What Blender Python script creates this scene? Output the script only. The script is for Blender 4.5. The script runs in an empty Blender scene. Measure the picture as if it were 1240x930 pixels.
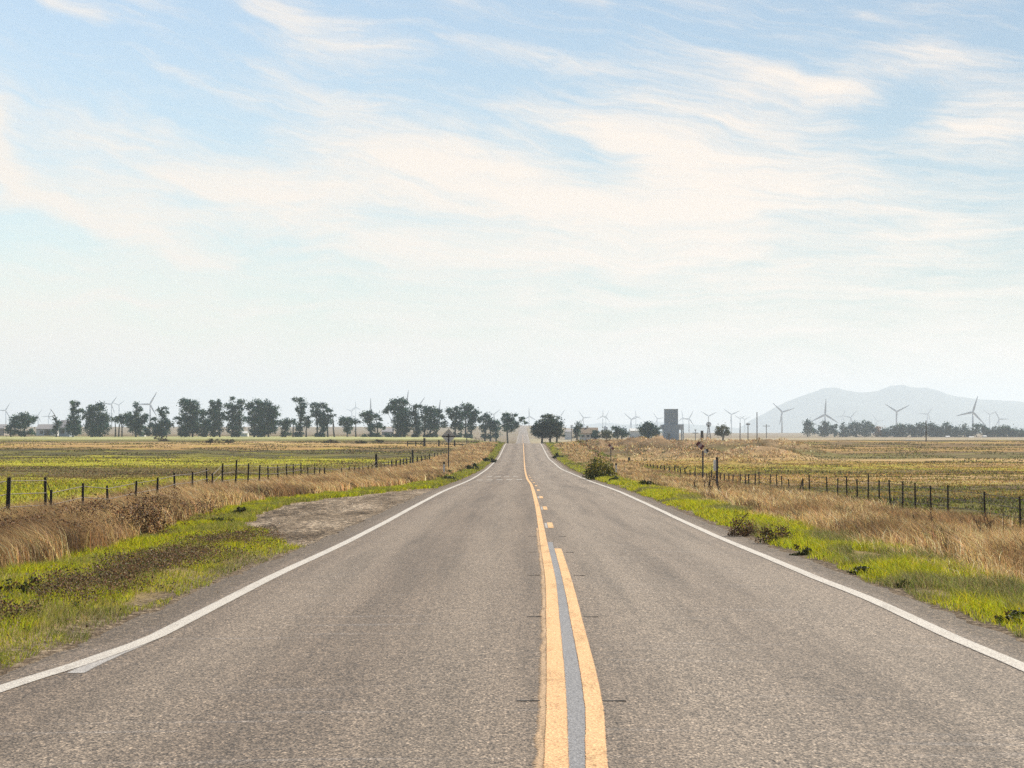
import bpy, math, random
import numpy as np

random.seed(7)
RNG = np.random.default_rng(11)
R = math.radians
S = bpy.context.scene
COL = S.collection
F = 2928.0            # focal length in photo pixels (85 mm on a full frame, 1240 px wide)
VX, VY = 633.0, 527.0  # direction of the road and eye level in the photo
HC = 1.657            # eye height above the asphalt
SUN_AZ, SUN_EL = 42.0, 40.0


# ------------------------------------------------------------------ helpers
def cubic(xs, ys):
    xs = np.array(xs, float); ys = np.array(ys, float)
    h = np.diff(xs); d = np.diff(ys) / h
    m = np.zeros_like(xs)
    m[1:-1] = np.where(d[:-1] * d[1:] > 0, 2 * d[:-1] * d[1:] / (d[:-1] + d[1:] + 1e-12), 0)
    m[0] = d[0]; m[-1] = d[-1]
    def f(x):
        x = np.clip(np.asarray(x, float), xs[0], xs[-1])
        i = np.clip(np.searchsorted(xs, x) - 1, 0, len(h) - 1)
        t = (x - xs[i]) / h[i]
        return ((2*t**3 - 3*t**2 + 1) * ys[i] + (t**3 - 2*t**2 + t) * h[i] * m[i]
                + (-2*t**3 + 3*t**2) * ys[i+1] + (t**3 - t**2) * h[i] * m[i+1])
    return f


def vnoise(x, y, seed=0):
    x = np.asarray(x, float); y = np.asarray(y, float)
    xi = np.floor(x).astype(np.int64); yi = np.floor(y).astype(np.int64)
    fx = x - xi; fy = y - yi
    fx = fx*fx*(3-2*fx); fy = fy*fy*(3-2*fy)
    def h(a, b):
        n = (a * 374761393 + b * 668265263 + seed * 1442695041) & 0xffffffff
        n = ((n ^ (n >> 13)) * 1274126177) & 0xffffffff
        return ((n ^ (n >> 16)) & 0xffff) / 65535.0
    return ((h(xi, yi)*(1-fx) + h(xi+1, yi)*fx)*(1-fy) + (h(xi, yi+1)*(1-fx) + h(xi+1, yi+1)*fx)*fy)


def fbm(x, y, seed=0, o=3):
    s = 0; a = 1.0; t = 0
    for k in range(o):
        s = s + a * vnoise(x * 2**k, y * 2**k, seed + 17*k); t += a; a *= .5
    return s / t


def sstep(a, b, x):
    t = np.clip((np.asarray(x, float) - a) / (b - a), 0, 1)
    return t*t*(3-2*t)


# ------------------------------------------------------------------ terrain
z_road = cubic([-60, 0, 17, 21.5, 26, 31, 44.7, 54, 70, 92, 140, 185, 238, 320, 402, 455, 490, 530, 600, 900, 1281, 1800, 2500, 3400, 4200, 6000, 17000],
               [0.1, .02, 0, -.05, -.07, -.10, -.22, -.28, -.36, -.49, -.93, -1.24, -1.50, -1.52, -.81, -.21, -.01, -.12, -.8, -2.25, -2.3, 1.5, 8, 15.4, 17, 14, 0])
z_left = cubic([-60, 0, 40, 60, 100, 140, 180, 240, 320, 450, 600, 800, 1000, 1300, 2000, 4000, 5500, 17000],
               [-.3, -.3, -.38, -.45, -.62, -1.0, -1.35, -1.6, -1.5, -.6, -.1, .45, .9, 1.6, 4, 15, 14, 0])
z_right = cubic([-60, 0, 40, 70, 115, 150, 186, 250, 330, 450, 600, 700, 900, 1300, 1800, 2500, 4000, 5500, 17000],
                [-.5, -.5, -.9, -1.25, -1.45, -1.7, -1.85, -2.0, -1.9, -1.3, -.4, .12, -.8, -.6, .4, 1.4, 5.4, 6, 0])
ROAD_L, ROAD_R = -3.72, 4.22

MOUNDS = []
_r = random.Random(5)
for (px, py, D, w, dl) in [(720, 533, 430, 7, 12), (745, 532, 440, 7, 12), (772, 531, 430, 6, 10), (795, 530.5, 420, 5, 9), (815, 531, 425, 6, 10),
                           (836, 532.5, 415, 5, 9), (858, 532.5, 410, 6, 9), (880, 533, 400, 6, 9), (903, 533, 400, 7, 10), (925, 532.5, 395, 7, 10),
                           (945, 534, 390, 6, 9), (962, 537, 385, 5, 9), (850, 544, 345, 5, 7), (818, 543, 350, 3.5, 6), (838, 541, 355, 3, 6), (900, 543, 350, 5, 7), (925, 541, 350, 6, 7),
                           (783, 541, 355, 4, 6), (893, 552, 295, 3.2, 4)]:
    MOUNDS.append(((px-VX)/F*D, D, HC-(py-VY)/F*D, w, dl))


def pull_edge(d):
    d = np.asarray(d, float)
    w = np.interp(d, [40, 43, 47, 52, 60, 70, 80, 90, 98, 106], [0, .5, 1.6, 2.5, 3.2, 3.5, 3.1, 2.1, 1.0, 0])
    return -3.70 - np.maximum(w + (fbm(d/3.0, d*0, 61)-.5)*.9*(w > .1), 0)


def terrain(x, y, pit=True):
    x = np.asarray(x, float); y = np.asarray(y, float)
    zr = z_road(y); zl = z_left(y); zt = z_right(y)
    wide = 1 + sstep(500, 2500, y) * 14
    tl = sstep(0, 1, (ROAD_L + .05 - x) / (8.0 * wide))
    tr = sstep(0, 1, (x - ROAD_R + .05) / (10.0 * wide))
    z = zr - .05 + np.where(x < 0, tl*(zl-zr+.05), tr*(zt-zr+.05))
    off = np.maximum(np.maximum(ROAD_L - x, x - ROAD_R), 0)
    amp = sstep(.1, 3, off)
    z = z + .025*sstep(0, .35, off)
    z = z + amp * (.10*(fbm(x/2.3, y/3.1, 3)-.5) + .05*(vnoise(x/.6, y/.6, 5)-.5))
    if pit:   # bed of the gravel pull-out
        yc = np.clip(y, 40.5, 105.5)
        z = z - np.where((y > 40) & (y < 106) & (x < -3.3), .10*sstep(-.05, .35, x-pull_edge(yc)), 0)
    far = sstep(12, 30, off)
    z = z + far * (.55*(fbm(x/34, y/19, 8)-.5) * (1-sstep(900, 1500, y)) + .3*(fbm(x/11, y/7, 9)-.5)*(1-sstep(500, 900, y)))
    # dirt mounds in the right hand field
    near = (y > 250) & (y < 520) & (x > 5) & (x < 90)
    if np.any(near):
        best = np.zeros_like(z)
        for (mx, my, mz, w, dl) in MOUNDS:
            dx = (x-mx)/w; dy = (y-my)/dl
            best = np.maximum(best, np.exp(-(dx*dx+dy*dy)*1.1) * np.maximum(mz - z, 0))
        best = best * (1 + .55*(fbm(x/2.2, y/4.0, 12, 4)-.5)) - .5*sstep(.3, 1.2, best)*sstep(.56, .66, fbm(x/3.4, y/9, 14))
        z = np.where(near, z + best, z)
    return z


def ground(x, y):
    return float(terrain(np.array([x]), np.array([y]))[0])


def PX(px, D):
    return (px-VX)/F*D


def PZ(py, D):
    return HC-(py-VY)/F*D


# ------------------------------------------------------------------ materials
def nodes_of(m):
    m.use_nodes = True
    nt = m.node_tree
    return nt, nt.nodes, nt.links


def N(nt, kind, **kw):
    n = nt.nodes.new(kind)
    ins = kw.pop('ins', {})
    for k, v in kw.items():
        setattr(n, k, v)
    for k, v in ins.items():
        if hasattr(v, 'is_linked') or hasattr(v, 'links'):
            nt.links.new(v, n.inputs[k])
        else:
            n.inputs[k].default_value = v
    return n


def M_(nt, op, a, b=None, c=None, clamp=False):
    n = nt.nodes.new('ShaderNodeMath'); n.operation = op; n.use_clamp = clamp
    for i, v in enumerate((a, b, c)):
        if v is None: continue
        if isinstance(v, (int, float)): n.inputs[i].default_value = v
        else: nt.links.new(v, n.inputs[i])
    return n.outputs[0]


def mixc(nt, fac, a, b, mode='MIX'):
    n = nt.nodes.new('ShaderNodeMix'); n.data_type = 'RGBA'; n.blend_type = mode
    for idx, v in ((0, fac), (6, a), (7, b)):
        if isinstance(v, (int, float)): n.inputs[idx].default_value = v
        elif isinstance(v, (tuple, list)): n.inputs[idx].default_value = (*v[:3], 1)
        else: nt.links.new(v, n.inputs[idx])
    return n.outputs[2]


def ramp(nt, fac, stops, interp='LINEAR'):
    n = nt.nodes.new('ShaderNodeValToRGB'); n.color_ramp.interpolation = interp
    e = n.color_ramp.elements
    while len(e) > 1: e.remove(e[-1])
    e[0].position = stops[0][0]; e[0].color = (*stops[0][1][:3], 1)
    for p, c in stops[1:]:
        k = e.new(p); k.color = (*c[:3], 1)
    nt.links.new(fac, n.inputs[0])
    return n.outputs[0]


def noise(nt, vec, scale, detail=3, rough=.55, dist=0):
    n = nt.nodes.new('ShaderNodeTexNoise')
    nt.links.new(vec, n.inputs['Vector'])
    n.inputs['Scale'].default_value = scale; n.inputs['Detail'].default_value = detail
    n.inputs['Roughness'].default_value = rough; n.inputs['Distortion'].default_value = dist
    return n.outputs[0]


def scaled(nt, vec, s):
    n = nt.nodes.new('ShaderNodeMapping'); n.inputs['Scale'].default_value = s
    nt.links.new(vec, n.inputs['Vector'])
    return n.outputs[0]


def g(v):
    return (v, v, v)


def simple(name, c, rough=.6, var=.15, scale=6, metal=0, spec=.5):
    m = bpy.data.materials.new(name); nt, ns, lk = nodes_of(m)
    b = ns['Principled BSDF']
    tc = N(nt, 'ShaderNodeTexCoord').outputs['Object']
    f = noise(nt, tc, scale, 4, .6)
    lk.new(mixc(nt, f, tuple(max(0, x*(1-var)) for x in c), tuple(min(1, x*(1+var)) for x in c)), b.inputs['Base Color'])
    b.inputs['Roughness'].default_value = rough; b.inputs['Metallic'].default_value = metal
    b.inputs['Specular IOR Level'].default_value = spec
    return m


def leaf_material(name, trans=.4, rough=.6, spec=.2):
    m = bpy.data.materials.new(name); nt, ns, lk = nodes_of(m)
    b = ns['Principled BSDF']; out = ns['Material Output']
    at = N(nt, 'ShaderNodeAttribute', attribute_name='tone')
    lk.new(at.outputs['Color'], b.inputs['Base Color'])
    b.inputs['Roughness'].default_value = rough; b.inputs['Specular IOR Level'].default_value = spec
    t = N(nt, 'ShaderNodeBsdfTranslucent'); lk.new(at.outputs['Color'], t.inputs['Color'])
    mx = N(nt, 'ShaderNodeMixShader'); mx.inputs[0].default_value = trans
    lk.new(b.outputs[0], mx.inputs[1]); lk.new(t.outputs[0], mx.inputs[2]); lk.new(mx.outputs[0], out.inputs['Surface'])
    return m


# ------------------------------------------------------------------ object helpers
def tag(o, label=None, cat=None, group=None, kind=None):
    if label: o['label'] = label
    if cat: o['category'] = cat
    if group: o['group'] = group
    if kind: o['kind'] = kind
    return o


def empty(name, loc, label=None, cat=None, group=None, rz=0):
    o = bpy.data.objects.new(name, None); COL.objects.link(o)
    o.location = loc; o.rotation_euler = (0, 0, rz); o.empty_display_size = .2
    return tag(o, label, cat, group)


def np_mesh(name, verts, faces, mat, parent=None, tone=None, smooth=False):
    """verts (n,3); faces: a list of (m,k) int arrays; tone: (n,3) colours."""
    me = bpy.data.meshes.new(name)
    verts = np.asarray(verts, np.float32)
    faces = [np.asarray(f, np.int32) for f in faces if len(f)]
    me.vertices.add(len(verts)); me.vertices.foreach_set('co', verts.ravel())
    loops = np.concatenate([f.ravel() for f in faces])
    tot = np.concatenate([np.full(len(f), f.shape[1], np.int32) for f in faces])
    start = np.concatenate([[0], np.cumsum(tot)[:-1]]).astype(np.int32)
    me.loops.add(len(loops)); me.loops.foreach_set('vertex_index', loops)
    me.polygons.add(len(tot)); me.polygons.foreach_set('loop_start', start); me.polygons.foreach_set('loop_total', tot)
    if smooth: me.polygons.foreach_set('use_smooth', np.ones(len(tot), bool))
    me.update(calc_edges=True); me.validate()
    if tone is not None:
        a = me.attributes.new('tone', 'FLOAT_COLOR', 'POINT')
        c = np.ones((len(verts), 4), np.float32); c[:, :3] = tone
        a.data.foreach_set('color', c.ravel())
    me.materials.append(mat)
    o = bpy.data.objects.new(name, me); COL.objects.link(o)
    if parent: o.parent = parent
    return o


class MB:
    def __init__(s): s.v = []; s.f = []
    def add(s, v, f):
        k = len(s.v); s.v += [tuple(p) for p in v]; s.f += [tuple(i+k for i in q) for q in f]
    def box(s, x0, x1, y0, y1, z0, z1):
        s.add([(x0,y0,z0),(x1,y0,z0),(x1,y1,z0),(x0,y1,z0),(x0,y0,z1),(x1,y0,z1),(x1,y1,z1),(x0,y1,z1)],
              [(3,2,1,0),(4,5,6,7),(0,1,5,4),(1,2,6,5),(2,3,7,6),(3,0,4,7)])
    def prism(s, poly, axis, a, b):
        """polygon in two axes, extruded along the third (axis 'x','y','z') from a to b"""
        def p(u, w, t):
            return {'x': (t,u,w), 'y': (u,t,w), 'z': (u,w,t)}[axis]
        n = len(poly)
        s.add([p(u,w,a) for u,w in poly]+[p(u,w,b) for u,w in poly],
              [tuple(range(n))[::-1], tuple(range(n,2*n))]+[(i,(i+1)%n,n+(i+1)%n,n+i) for i in range(n)])
    def tube(s, pts, rad, n=8):
        pts = [np.array(p, float) for p in pts]
        if isinstance(rad, (int, float)): rad = [rad]*len(pts)
        vs = []; fs = []
        for i, p in enumerate(pts):
            d = pts[min(i+1, len(pts)-1)] - pts[max(i-1, 0)]
            d = d/(np.linalg.norm(d)+1e-9)
            a = np.cross(d, (0,0,1) if abs(d[2]) < .9 else (1,0,0)); a /= np.linalg.norm(a); b = np.cross(d, a)
            for k in range(n):
                t = 2*math.pi*k/n
                vs.append(p + rad[i]*(math.cos(t)*a+math.sin(t)*b))
        for i in range(len(pts)-1):
            for k in range(n):
                fs.append((i*n+k, i*n+(k+1)%n, (i+1)*n+(k+1)%n, (i+1)*n+k))
        fs.append(tuple(range(n))[::-1]); fs.append(tuple(range((len(pts)-1)*n, len(pts)*n)))
        s.add(vs, fs)
    def build(s, name, mat, parent=None, bevel=0, smooth=False):
        me = bpy.data.meshes.new(name); me.from_pydata([tuple(map(float, p)) for p in s.v], [], s.f); me.update()
        me.materials.append(mat)
        if smooth: me.polygons.foreach_set('use_smooth', [True]*len(me.polygons))
        o = bpy.data.objects.new(name, me); COL.objects.link(o)
        if parent: o.parent = parent
        if bevel:
            b = o.modifiers.new('bevel', 'BEVEL'); b.width = bevel; b.segments = 2; b.limit_method = 'ANGLE'
        return o


# ------------------------------------------------------------------ world, sun, haze, camera
def build_world():
    w = bpy.data.worlds.new('World'); S.world = w; w.use_nodes = True
    nt = w.node_tree; nt.nodes.clear()
    out = N(nt, 'ShaderNodeOutputWorld'); bg = N(nt, 'ShaderNodeBackground'); bg.inputs['Strength'].default_value = .06
    nt.links.new(bg.outputs[0], out.inputs['Surface'])
    sky = N(nt, 'ShaderNodeTexSky', sky_type='NISHITA', sun_disc=False)
    sky.sun_elevation = R(SUN_EL); sky.sun_rotation = R(-SUN_AZ % 360)
    sky.air_density = 1.0; sky.dust_density = .6; sky.ozone_density = 1.6; sky.altitude = 0
    d = N(nt, 'ShaderNodeTexCoord').outputs['Generated']
    sp = N(nt, 'ShaderNodeSeparateXYZ', ins={0: d})
    az = M_(nt, 'ARCTAN2', sp.outputs[0], sp.outputs[1])
    el = M_(nt, 'ARCSINE', sp.outputs[2])
    # azimuth / height above the horizon in thousandths of the lens scale: U to the right, V downwards
    U = M_(nt, 'MULTIPLY_ADD', az, 2.928, .633)
    V = M_(nt, 'MULTIPLY_ADD', el, -2.928, .527)
    uv0 = N(nt, 'ShaderNodeCombineXYZ', ins={0: U, 1: V}).outputs[0]
    # gentle warp
    wn = N(nt, 'ShaderNodeTexNoise', ins={'Vector': uv0, 'Scale': 4.5, 'Detail': 3.0}).outputs['Color']
    wv = N(nt, 'ShaderNodeVectorMath', operation='SUBTRACT', ins={0: wn, 1: (.5, .5, .5)}).outputs[0]
    ws = N(nt, 'ShaderNodeVectorMath', operation='MULTIPLY', ins={0: wv, 1: (.16, .085, 0)}).outputs[0]
    uv = N(nt, 'ShaderNodeVectorMath', operation='ADD', ins={0: uv0, 1: ws}).outputs[0]
    su = N(nt, 'ShaderNodeSeparateXYZ', ins={0: uv})
    Uw, Vw = su.outputs[0], su.outputs[1]

    def blob(cx, cy, rx, ry, ang, amp):
        ca, sa = math.cos(R(ang)), math.sin(R(ang))
        du = M_(nt, 'SUBTRACT', Uw, cx/1000); dv = M_(nt, 'SUBTRACT', Vw, cy/1000)
        a = M_(nt, 'ADD', M_(nt, 'MULTIPLY', du, ca*1000/rx), M_(nt, 'MULTIPLY', dv, sa*1000/rx))
        b = M_(nt, 'ADD', M_(nt, 'MULTIPLY', du, -sa*1000/ry), M_(nt, 'MULTIPLY', dv, ca*1000/ry))
        r2 = M_(nt, 'ADD', M_(nt, 'MULTIPLY', a, a), M_(nt, 'MULTIPLY', b, b))
        return M_(nt, 'MULTIPLY', M_(nt, 'EXPONENT', M_(nt, 'MULTIPLY', r2, -1.0)), amp)
    blobs = [(70, 15, 80, 14, 20, .75), (185, 5, 60, 22, 25, .5), (390, 36, 130, 30, 26, .95), (520, 5, 60, 14, 30, .35), (705, 8, 40, 20, 20, .3),
             (690, 85, 110, 16, 8, .55), (850, 62, 120, 18, 14, .6), (1150, 70, 80, 28, 15, .85), (1200, 155, 110, 38, 4, 1.0), (1010, 105, 120, 34, -6, .8),
             (450, 165, 190, 40, 14, .85), (560, 225, 260, 48, 6, 1.0), (850, 165, 170, 60, 4, .9), (900, 235, 260, 55, 0, 1.0), (720, 150, 90, 30, 10, .5),
             (250, 225, 190, 44, 12, 1.05), (160, 272, 120, 34, 28, 1.15), (6, 185, 26, 75, -12, 1.0), (70, 245, 100, 18, 26, .95), (110, 150, 120, 26, 12, .55),
             (85, 372, 170, 15, -3, 1.1), (560, 300, 260, 40, 0, .9), (1000, 320, 320, 46, 0, .85), (200, 415, 260, 12, -4, .45), (620, 375, 320, 42, 0, .6), (1080, 400, 300, 46, 0, .7),
             (1170, 270, 120, 20, 4, .5), (190, 95, 50, 12, 25, .45), (1045, 18, 40, 10, 25, .5),
             (310, 185, 70, 14, 14, -.5), (735, 192, 70, 22, 24, -.75), (1090, 145, 60, 26, -20, -.55), (560, 105, 110, 16, 5, -.45), (880, 318, 160, 10, -2, -.45), (60, 300, 60, 22, 20, -.5), (300, 345, 240, 18, -2, -.3)]
    tot = None
    for bl in blobs:
        v = blob(*bl); tot = v if tot is None else M_(nt, 'ADD', tot, v)
    # fibres: long thin streaks, slanting down to the right high up and level low down
    sh = M_(nt, 'MULTIPLY', M_(nt, 'SUBTRACT', .42, V, clamp=True), .95)
    Vs = M_(nt, 'SUBTRACT', Vw, M_(nt, 'MULTIPLY', Uw, sh))
    wig = noise(nt, N(nt, 'ShaderNodeCombineXYZ', ins={0: M_(nt, 'MULTIPLY', U, 7), 1: M_(nt, 'MULTIPLY', V, 11)}).outputs[0], 1.0, 3)
    Vs = M_(nt, 'ADD', Vs, M_(nt, 'MULTIPLY_ADD', wig, .05, -.025))
    fv = N(nt, 'ShaderNodeCombineXYZ', ins={0: M_(nt, 'MULTIPLY', Uw, 4.2), 1: M_(nt, 'MULTIPLY', Vs, 19)}).outputs[0]
    fib = noise(nt, fv, 1.0, 7, .62, .5)
    fv2 = N(nt, 'ShaderNodeCombineXYZ', ins={0: M_(nt, 'MULTIPLY', Uw, 15), 1: M_(nt, 'MULTIPLY', Vs, 72)}).outputs[0]
    fib2 = noise(nt, fv2, 1.0, 5, .65, .4)
    fib = M_(nt, 'ADD', M_(nt, 'MULTIPLY', fib, .72), M_(nt, 'MULTIPLY', fib2, .28))
    q = M_(nt, 'ADD', M_(nt, 'MULTIPLY', tot, .58), M_(nt, 'MULTIPLY_ADD', fib, 2.3, -1.02))
    mask = N(nt, 'ShaderNodeMapRange', interpolation_type='SMOOTHSTEP', ins={0: q, 1: .06, 2: 1.12}).outputs[0]
    veil = N(nt, 'ShaderNodeMapRange', interpolation_type='SMOOTHSTEP', ins={0: M_(nt, 'ADD', Vw, M_(nt, 'MULTIPLY_ADD', fib, .62, -.31)), 1: .20, 2: .54, 3: 0.0, 4: .90}).outputs[0]
    mask = M_(nt, 'MAXIMUM', M_(nt, 'MULTIPLY', mask, .94), veil)
    up = N(nt, 'ShaderNodeMapRange', interpolation_type='SMOOTHSTEP', ins={0: sp.outputs[2], 1: -.02, 2: .0}).outputs[0]
    mask = M_(nt, 'MULTIPLY', mask, up)
    # beyond the photographed part of the sky a looser veil
    blue = mixc(nt, 1.0, sky.outputs[0], SKY_TINT, 'MULTIPLY')
    warm = N(nt, 'ShaderNodeMapRange', ins={0: U, 1: -.1, 2: 1.3}).outputs[0]
    cc = mixc(nt, warm, CLOUD_COOL, CLOUD_WARM)
    nt.links.new(mixc(nt, mask, blue, cc), bg.inputs['Color'])
    return w


SKY_TINT = (1.10, 1.15, 1.17)
CLOUD_COOL = (11.4, 10.2, 9.0)
CLOUD_WARM = (12.3, 10.5, 8.9)
build_world()

sun = bpy.data.lights.new('sun', 'SUN'); sun.energy = 4.9; sun.angle = R(.5); sun.color = (1, .925, .80)
so = bpy.data.objects.new('sun', sun); COL.objects.link(so)
so.rotation_euler = (R(90-SUN_EL), 0, R(180-SUN_AZ))   # shines from ahead and to the right

cam = bpy.data.cameras.new('camera'); cam.lens = F/1240*36; cam.sensor_width = 36
cam.clip_end = 60000; cam.clip_start = .1
co = bpy.data.objects.new('camera', cam); COL.objects.link(co)
co.location = (0, 0, HC)
co.rotation_euler = (R(90)+math.atan((VY-465)/F), 0, math.atan((VX-620)/F))
S.camera = co

S.view_settings.view_transform = 'Standard'; S.view_settings.look = 'None'
S.view_settings.exposure = .55; S.view_settings.gamma = 1
S.cycles.use_denoising = False
S.cycles.max_bounces = 6; S.cycles.diffuse_bounces = 2; S.cycles.glossy_bounces = 2; S.cycles.transmission_bounces = 3
S.cycles.volume_bounces = 1; S.cycles.transparent_max_bounces = 8
S.cycles.use_adaptive_sampling = True; S.cycles.adaptive_threshold = .01

hz = bpy.data.materials.new('haze_air'); nt, ns, lk = nodes_of(hz)
ns.clear()
pv = N(nt, 'ShaderNodeVolumePrincipled'); pv.inputs['Color'].default_value = (.77, .88, .99, 1)
pv.inputs['Density'].default_value = 1.1e-4; pv.inputs['Anisotropy'].default_value = .25
oo = N(nt, 'ShaderNodeOutputMaterial'); lk.new(pv.outputs[0], oo.inputs['Volume'])
b = MB(); b.box(-17500, 17500, -400, 19500, -14, 330)
tag(b.build('haze', hz), kind='stuff')


# ------------------------------------------------------------------ ground
def ground_material():
    m = bpy.data.materials.new('field_ground'); nt, ns, lk = nodes_of(m)
    b = ns['Principled BSDF']; b.inputs['Roughness'].default_value = .95; b.inputs['Specular IOR Level'].default_value = .1
    pos = N(nt, 'ShaderNodeNewGeometry').outputs['Position']
    s = N(nt, 'ShaderNodeSeparateXYZ', ins={0: pos}); X, Y = s.outputs[0], s.outputs[1]
    n_big = noise(nt, scaled(nt, pos, (.020, .012, 0)), 1, 4, .6)
    n_mid = noise(nt, scaled(nt, pos, (.12, .09, 0)), 1, 5, .62)
    n_fin = noise(nt, scaled(nt, pos, (1.3, .7, .7)), 1, 6, .7)
    n_grit = noise(nt, scaled(nt, pos, (14, 7, 7)), 1, 4, .7)
    wob = M_(nt, 'ADD', M_(nt, 'MULTIPLY_ADD', n_big, 230, -115), M_(nt, 'MULTIPLY_ADD', n_mid, 110, -55))
    sc = N(nt, 'ShaderNodeMapRange', ins={0: Y, 1: 40.0, 2: 400.0, 3: .18, 4: 1.0}).outputs[0]
    Dw = M_(nt, 'ADD', Y, M_(nt, 'MULTIPLY', wob, sc))
    t = M_(nt, 'POWER', M_(nt, 'DIVIDE', Dw, 1600.0, clamp=True), .5)
    q = lambda d: min(1, math.sqrt(max(d, 0)/1600))
    green = (.18, .185, .018); ygreen = (.34, .31, .022); tan = (.34, .205, .068); ltan = (.42, .28, .12)
    brown = (.115, .075, .032); dark = (.045, .037, .014); olive = (.125, .11, .028); pale = (.36, .36, .16)
    left = ramp(nt, t, [(q(0), green), (q(60), ygreen), (q(110), green), (q(150), ygreen), (q(172), brown), (q(205), olive), (q(240), brown), (q(262), ygreen), (q(315), ygreen),
                        (q(340), dark), (q(372), olive), (q(392), dark), (q(408), dark), (q(432), tan), (q(560), ltan), (q(610), brown), (q(640), olive), (q(700), olive), (q(800), pale), (q(1000), pale), (q(1150), brown), (1, (.19, .145, .10))])
    right = ramp(nt, t, [(q(0), tan), (q(80), tan), (q(98), olive), (q(112), dark), (q(130), olive), (q(150), brown), (q(185), ltan), (q(215), tan), (q(232), brown), (q(260), ygreen), (q(300), tan), (q(335), ltan),
                         (q(375), olive), (q(410), brown), (q(470), tan), (q(560), brown), (q(640), tan), (q(672), dark), (q(710), dark), (q(740), tan), (q(1000), (.33, .25, .17)), (q(1500), (.30, .25, .16)), (1, (.22, .17, .12))])
    side = N(nt, 'ShaderNodeMapRange', ins={0: X, 1: -2.0, 2: 2.0}).outputs[0]
    c = mixc(nt, side, left, right)
    # patches
    p1 = N(nt, 'ShaderNodeMapRange', interpolation_type='SMOOTHSTEP', ins={0: n_mid, 1: .50, 2: .66}).outputs[0]
    c = mixc(nt, M_(nt, 'MULTIPLY', p1, .6), c, brown)
    n_b2 = noise(nt, scaled(nt, pos, (.045, .05, 0)), 1.7, 5, .65)
    p2 = N(nt, 'ShaderNodeMapRange', interpolation_type='SMOOTHSTEP', ins={0: n_b2, 1: .53, 2: .66}).outputs[0]
    c = mixc(nt, M_(nt, 'MULTIPLY', p2, .6), c, ygreen)
    n_b3 = noise(nt, scaled(nt, pos, (.09, .14, 0)), 2.1, 6, .7)
    p3 = N(nt, 'ShaderNodeMapRange', interpolation_type='SMOOTHSTEP', ins={0: n_b3, 1: .56, 2: .68}).outputs[0]
    c = mixc(nt, M_(nt, 'MULTIPLY', p3, .6), c, dark)
    # bare dirt on the mounds of the right hand field
    at = N(nt, 'ShaderNodeAttribute', attribute_name='mound').outputs['Fac']
    c = mixc(nt, M_(nt, 'MULTIPLY', at, .75), c, mixc(nt, N(nt, 'ShaderNodeMapRange', ins={0: noise(nt, scaled(nt, pos, (.35, .25, .6)), 1, 6, .7), 1: .38, 2: .62}).outputs[0], (.40, .26, .14), (.15, .095, .045)))
    # verge of the road: litter and dark soil under the grass
    ax = M_(nt, 'SUBTRACT', M_(nt, 'ABSOLUTE', M_(nt, 'SUBTRACT', X, .25)), M_(nt, 'MULTIPLY_ADD', n_fin, 1.2, -.6))
    verge = N(nt, 'ShaderNodeMapRange', ins={0: ax, 1: 13.5, 2: 10.5}).outputs[0]
    nearm = N(nt, 'ShaderNodeMapRange', ins={0: Y, 1: 700.0, 2: 500.0}).outputs[0]
    vc = mixc(nt, n_mid, (.20, .16, .06), (.30, .205, .10))
    c = mixc(nt, M_(nt, 'MULTIPLY', verge, nearm), c, vc)
    # gravel shoulder next to the asphalt
    gx = M_(nt, 'SUBTRACT', M_(nt, 'ABSOLUTE', M_(nt, 'SUBTRACT', X, .25)), M_(nt, 'MULTIPLY_ADD', n_fin, .7, -.35))
    gm = N(nt, 'ShaderNodeMapRange', ins={0: gx, 1: 4.45, 2: 4.2}).outputs[0]
    gcol = ramp(nt, n_grit, [(.3, (.05, .034, .02)), (.5, (.13, .093, .058)), (.68, (.30, .235, .16))])
    c = mixc(nt, M_(nt, 'MULTIPLY', gm, nearm), c, gcol)
    # speckle
    c = mixc(nt, .55, c, mixc(nt, n_fin, g(.15), g(1.0)), 'OVERLAY')
    c = mixc(nt, .45, c, mixc(nt, n_grit, g(.1), g(1.0)), 'OVERLAY')
    lk.new(c, b.inputs['Base Color'])
    bp = N(nt, 'ShaderNodeBump', ins={'Strength': .9, 'Distance': .25, 'Height': M_(nt, 'ADD', n_fin, M_(nt, 'MULTIPLY', n_grit, .25))})
    lk.new(bp.outputs[0], b.inputs['Normal'])
    return m


def build_ground():
    inner = np.arange(-16, 18.01, .22)
    o = [18]; st = .24
    while o[-1] < 17000: st = min(st*1.09, 1500); o.append(o[-1]+st)
    o = np.array(o[1:])
    xs = np.concatenate([-(o-2)[::-1], inner, o])
    ys = [-60, -20, 0, 6, 9]
    while ys[-1] < 18500: ys.append(ys[-1]+max(.3, ys[-1]*.0062) if ys[-1] < 900 else ys[-1]*1.02)
    ys = np.array(ys)
    gx, gy = np.meshgrid(xs, ys)
    z = terrain(gx, gy)
    mound = np.zeros_like(z)
    for (mx, my, mz, w, dl) in MOUNDS[:-1]:
        dx = (gx-mx)/w; dy = (gy-my)/dl
        mound = np.maximum(mound, np.exp(-(dx*dx+dy*dy)*1.3))
    mound = sstep(.25, .75, mound*(.6+.8*fbm(gx/4, gy/6, 31)))
    nx, ny = len(xs), len(ys)
    v = np.stack([gx, gy, z], -1).reshape(-1, 3)
    i = (np.arange(ny-1)[:, None]*nx + np.arange(nx-1)[None]).ravel()
    f = np.stack([i, i+1, i+1+nx, i+nx], 1)
    ob = np_mesh('ground', v, [f], ground_material(), smooth=True)
    a = ob.data.attributes.new('mound', 'FLOAT', 'POINT'); a.data.foreach_set('value', mound.ravel().astype(np.float32))
    tag(ob, kind='structure')


build_ground()


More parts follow.
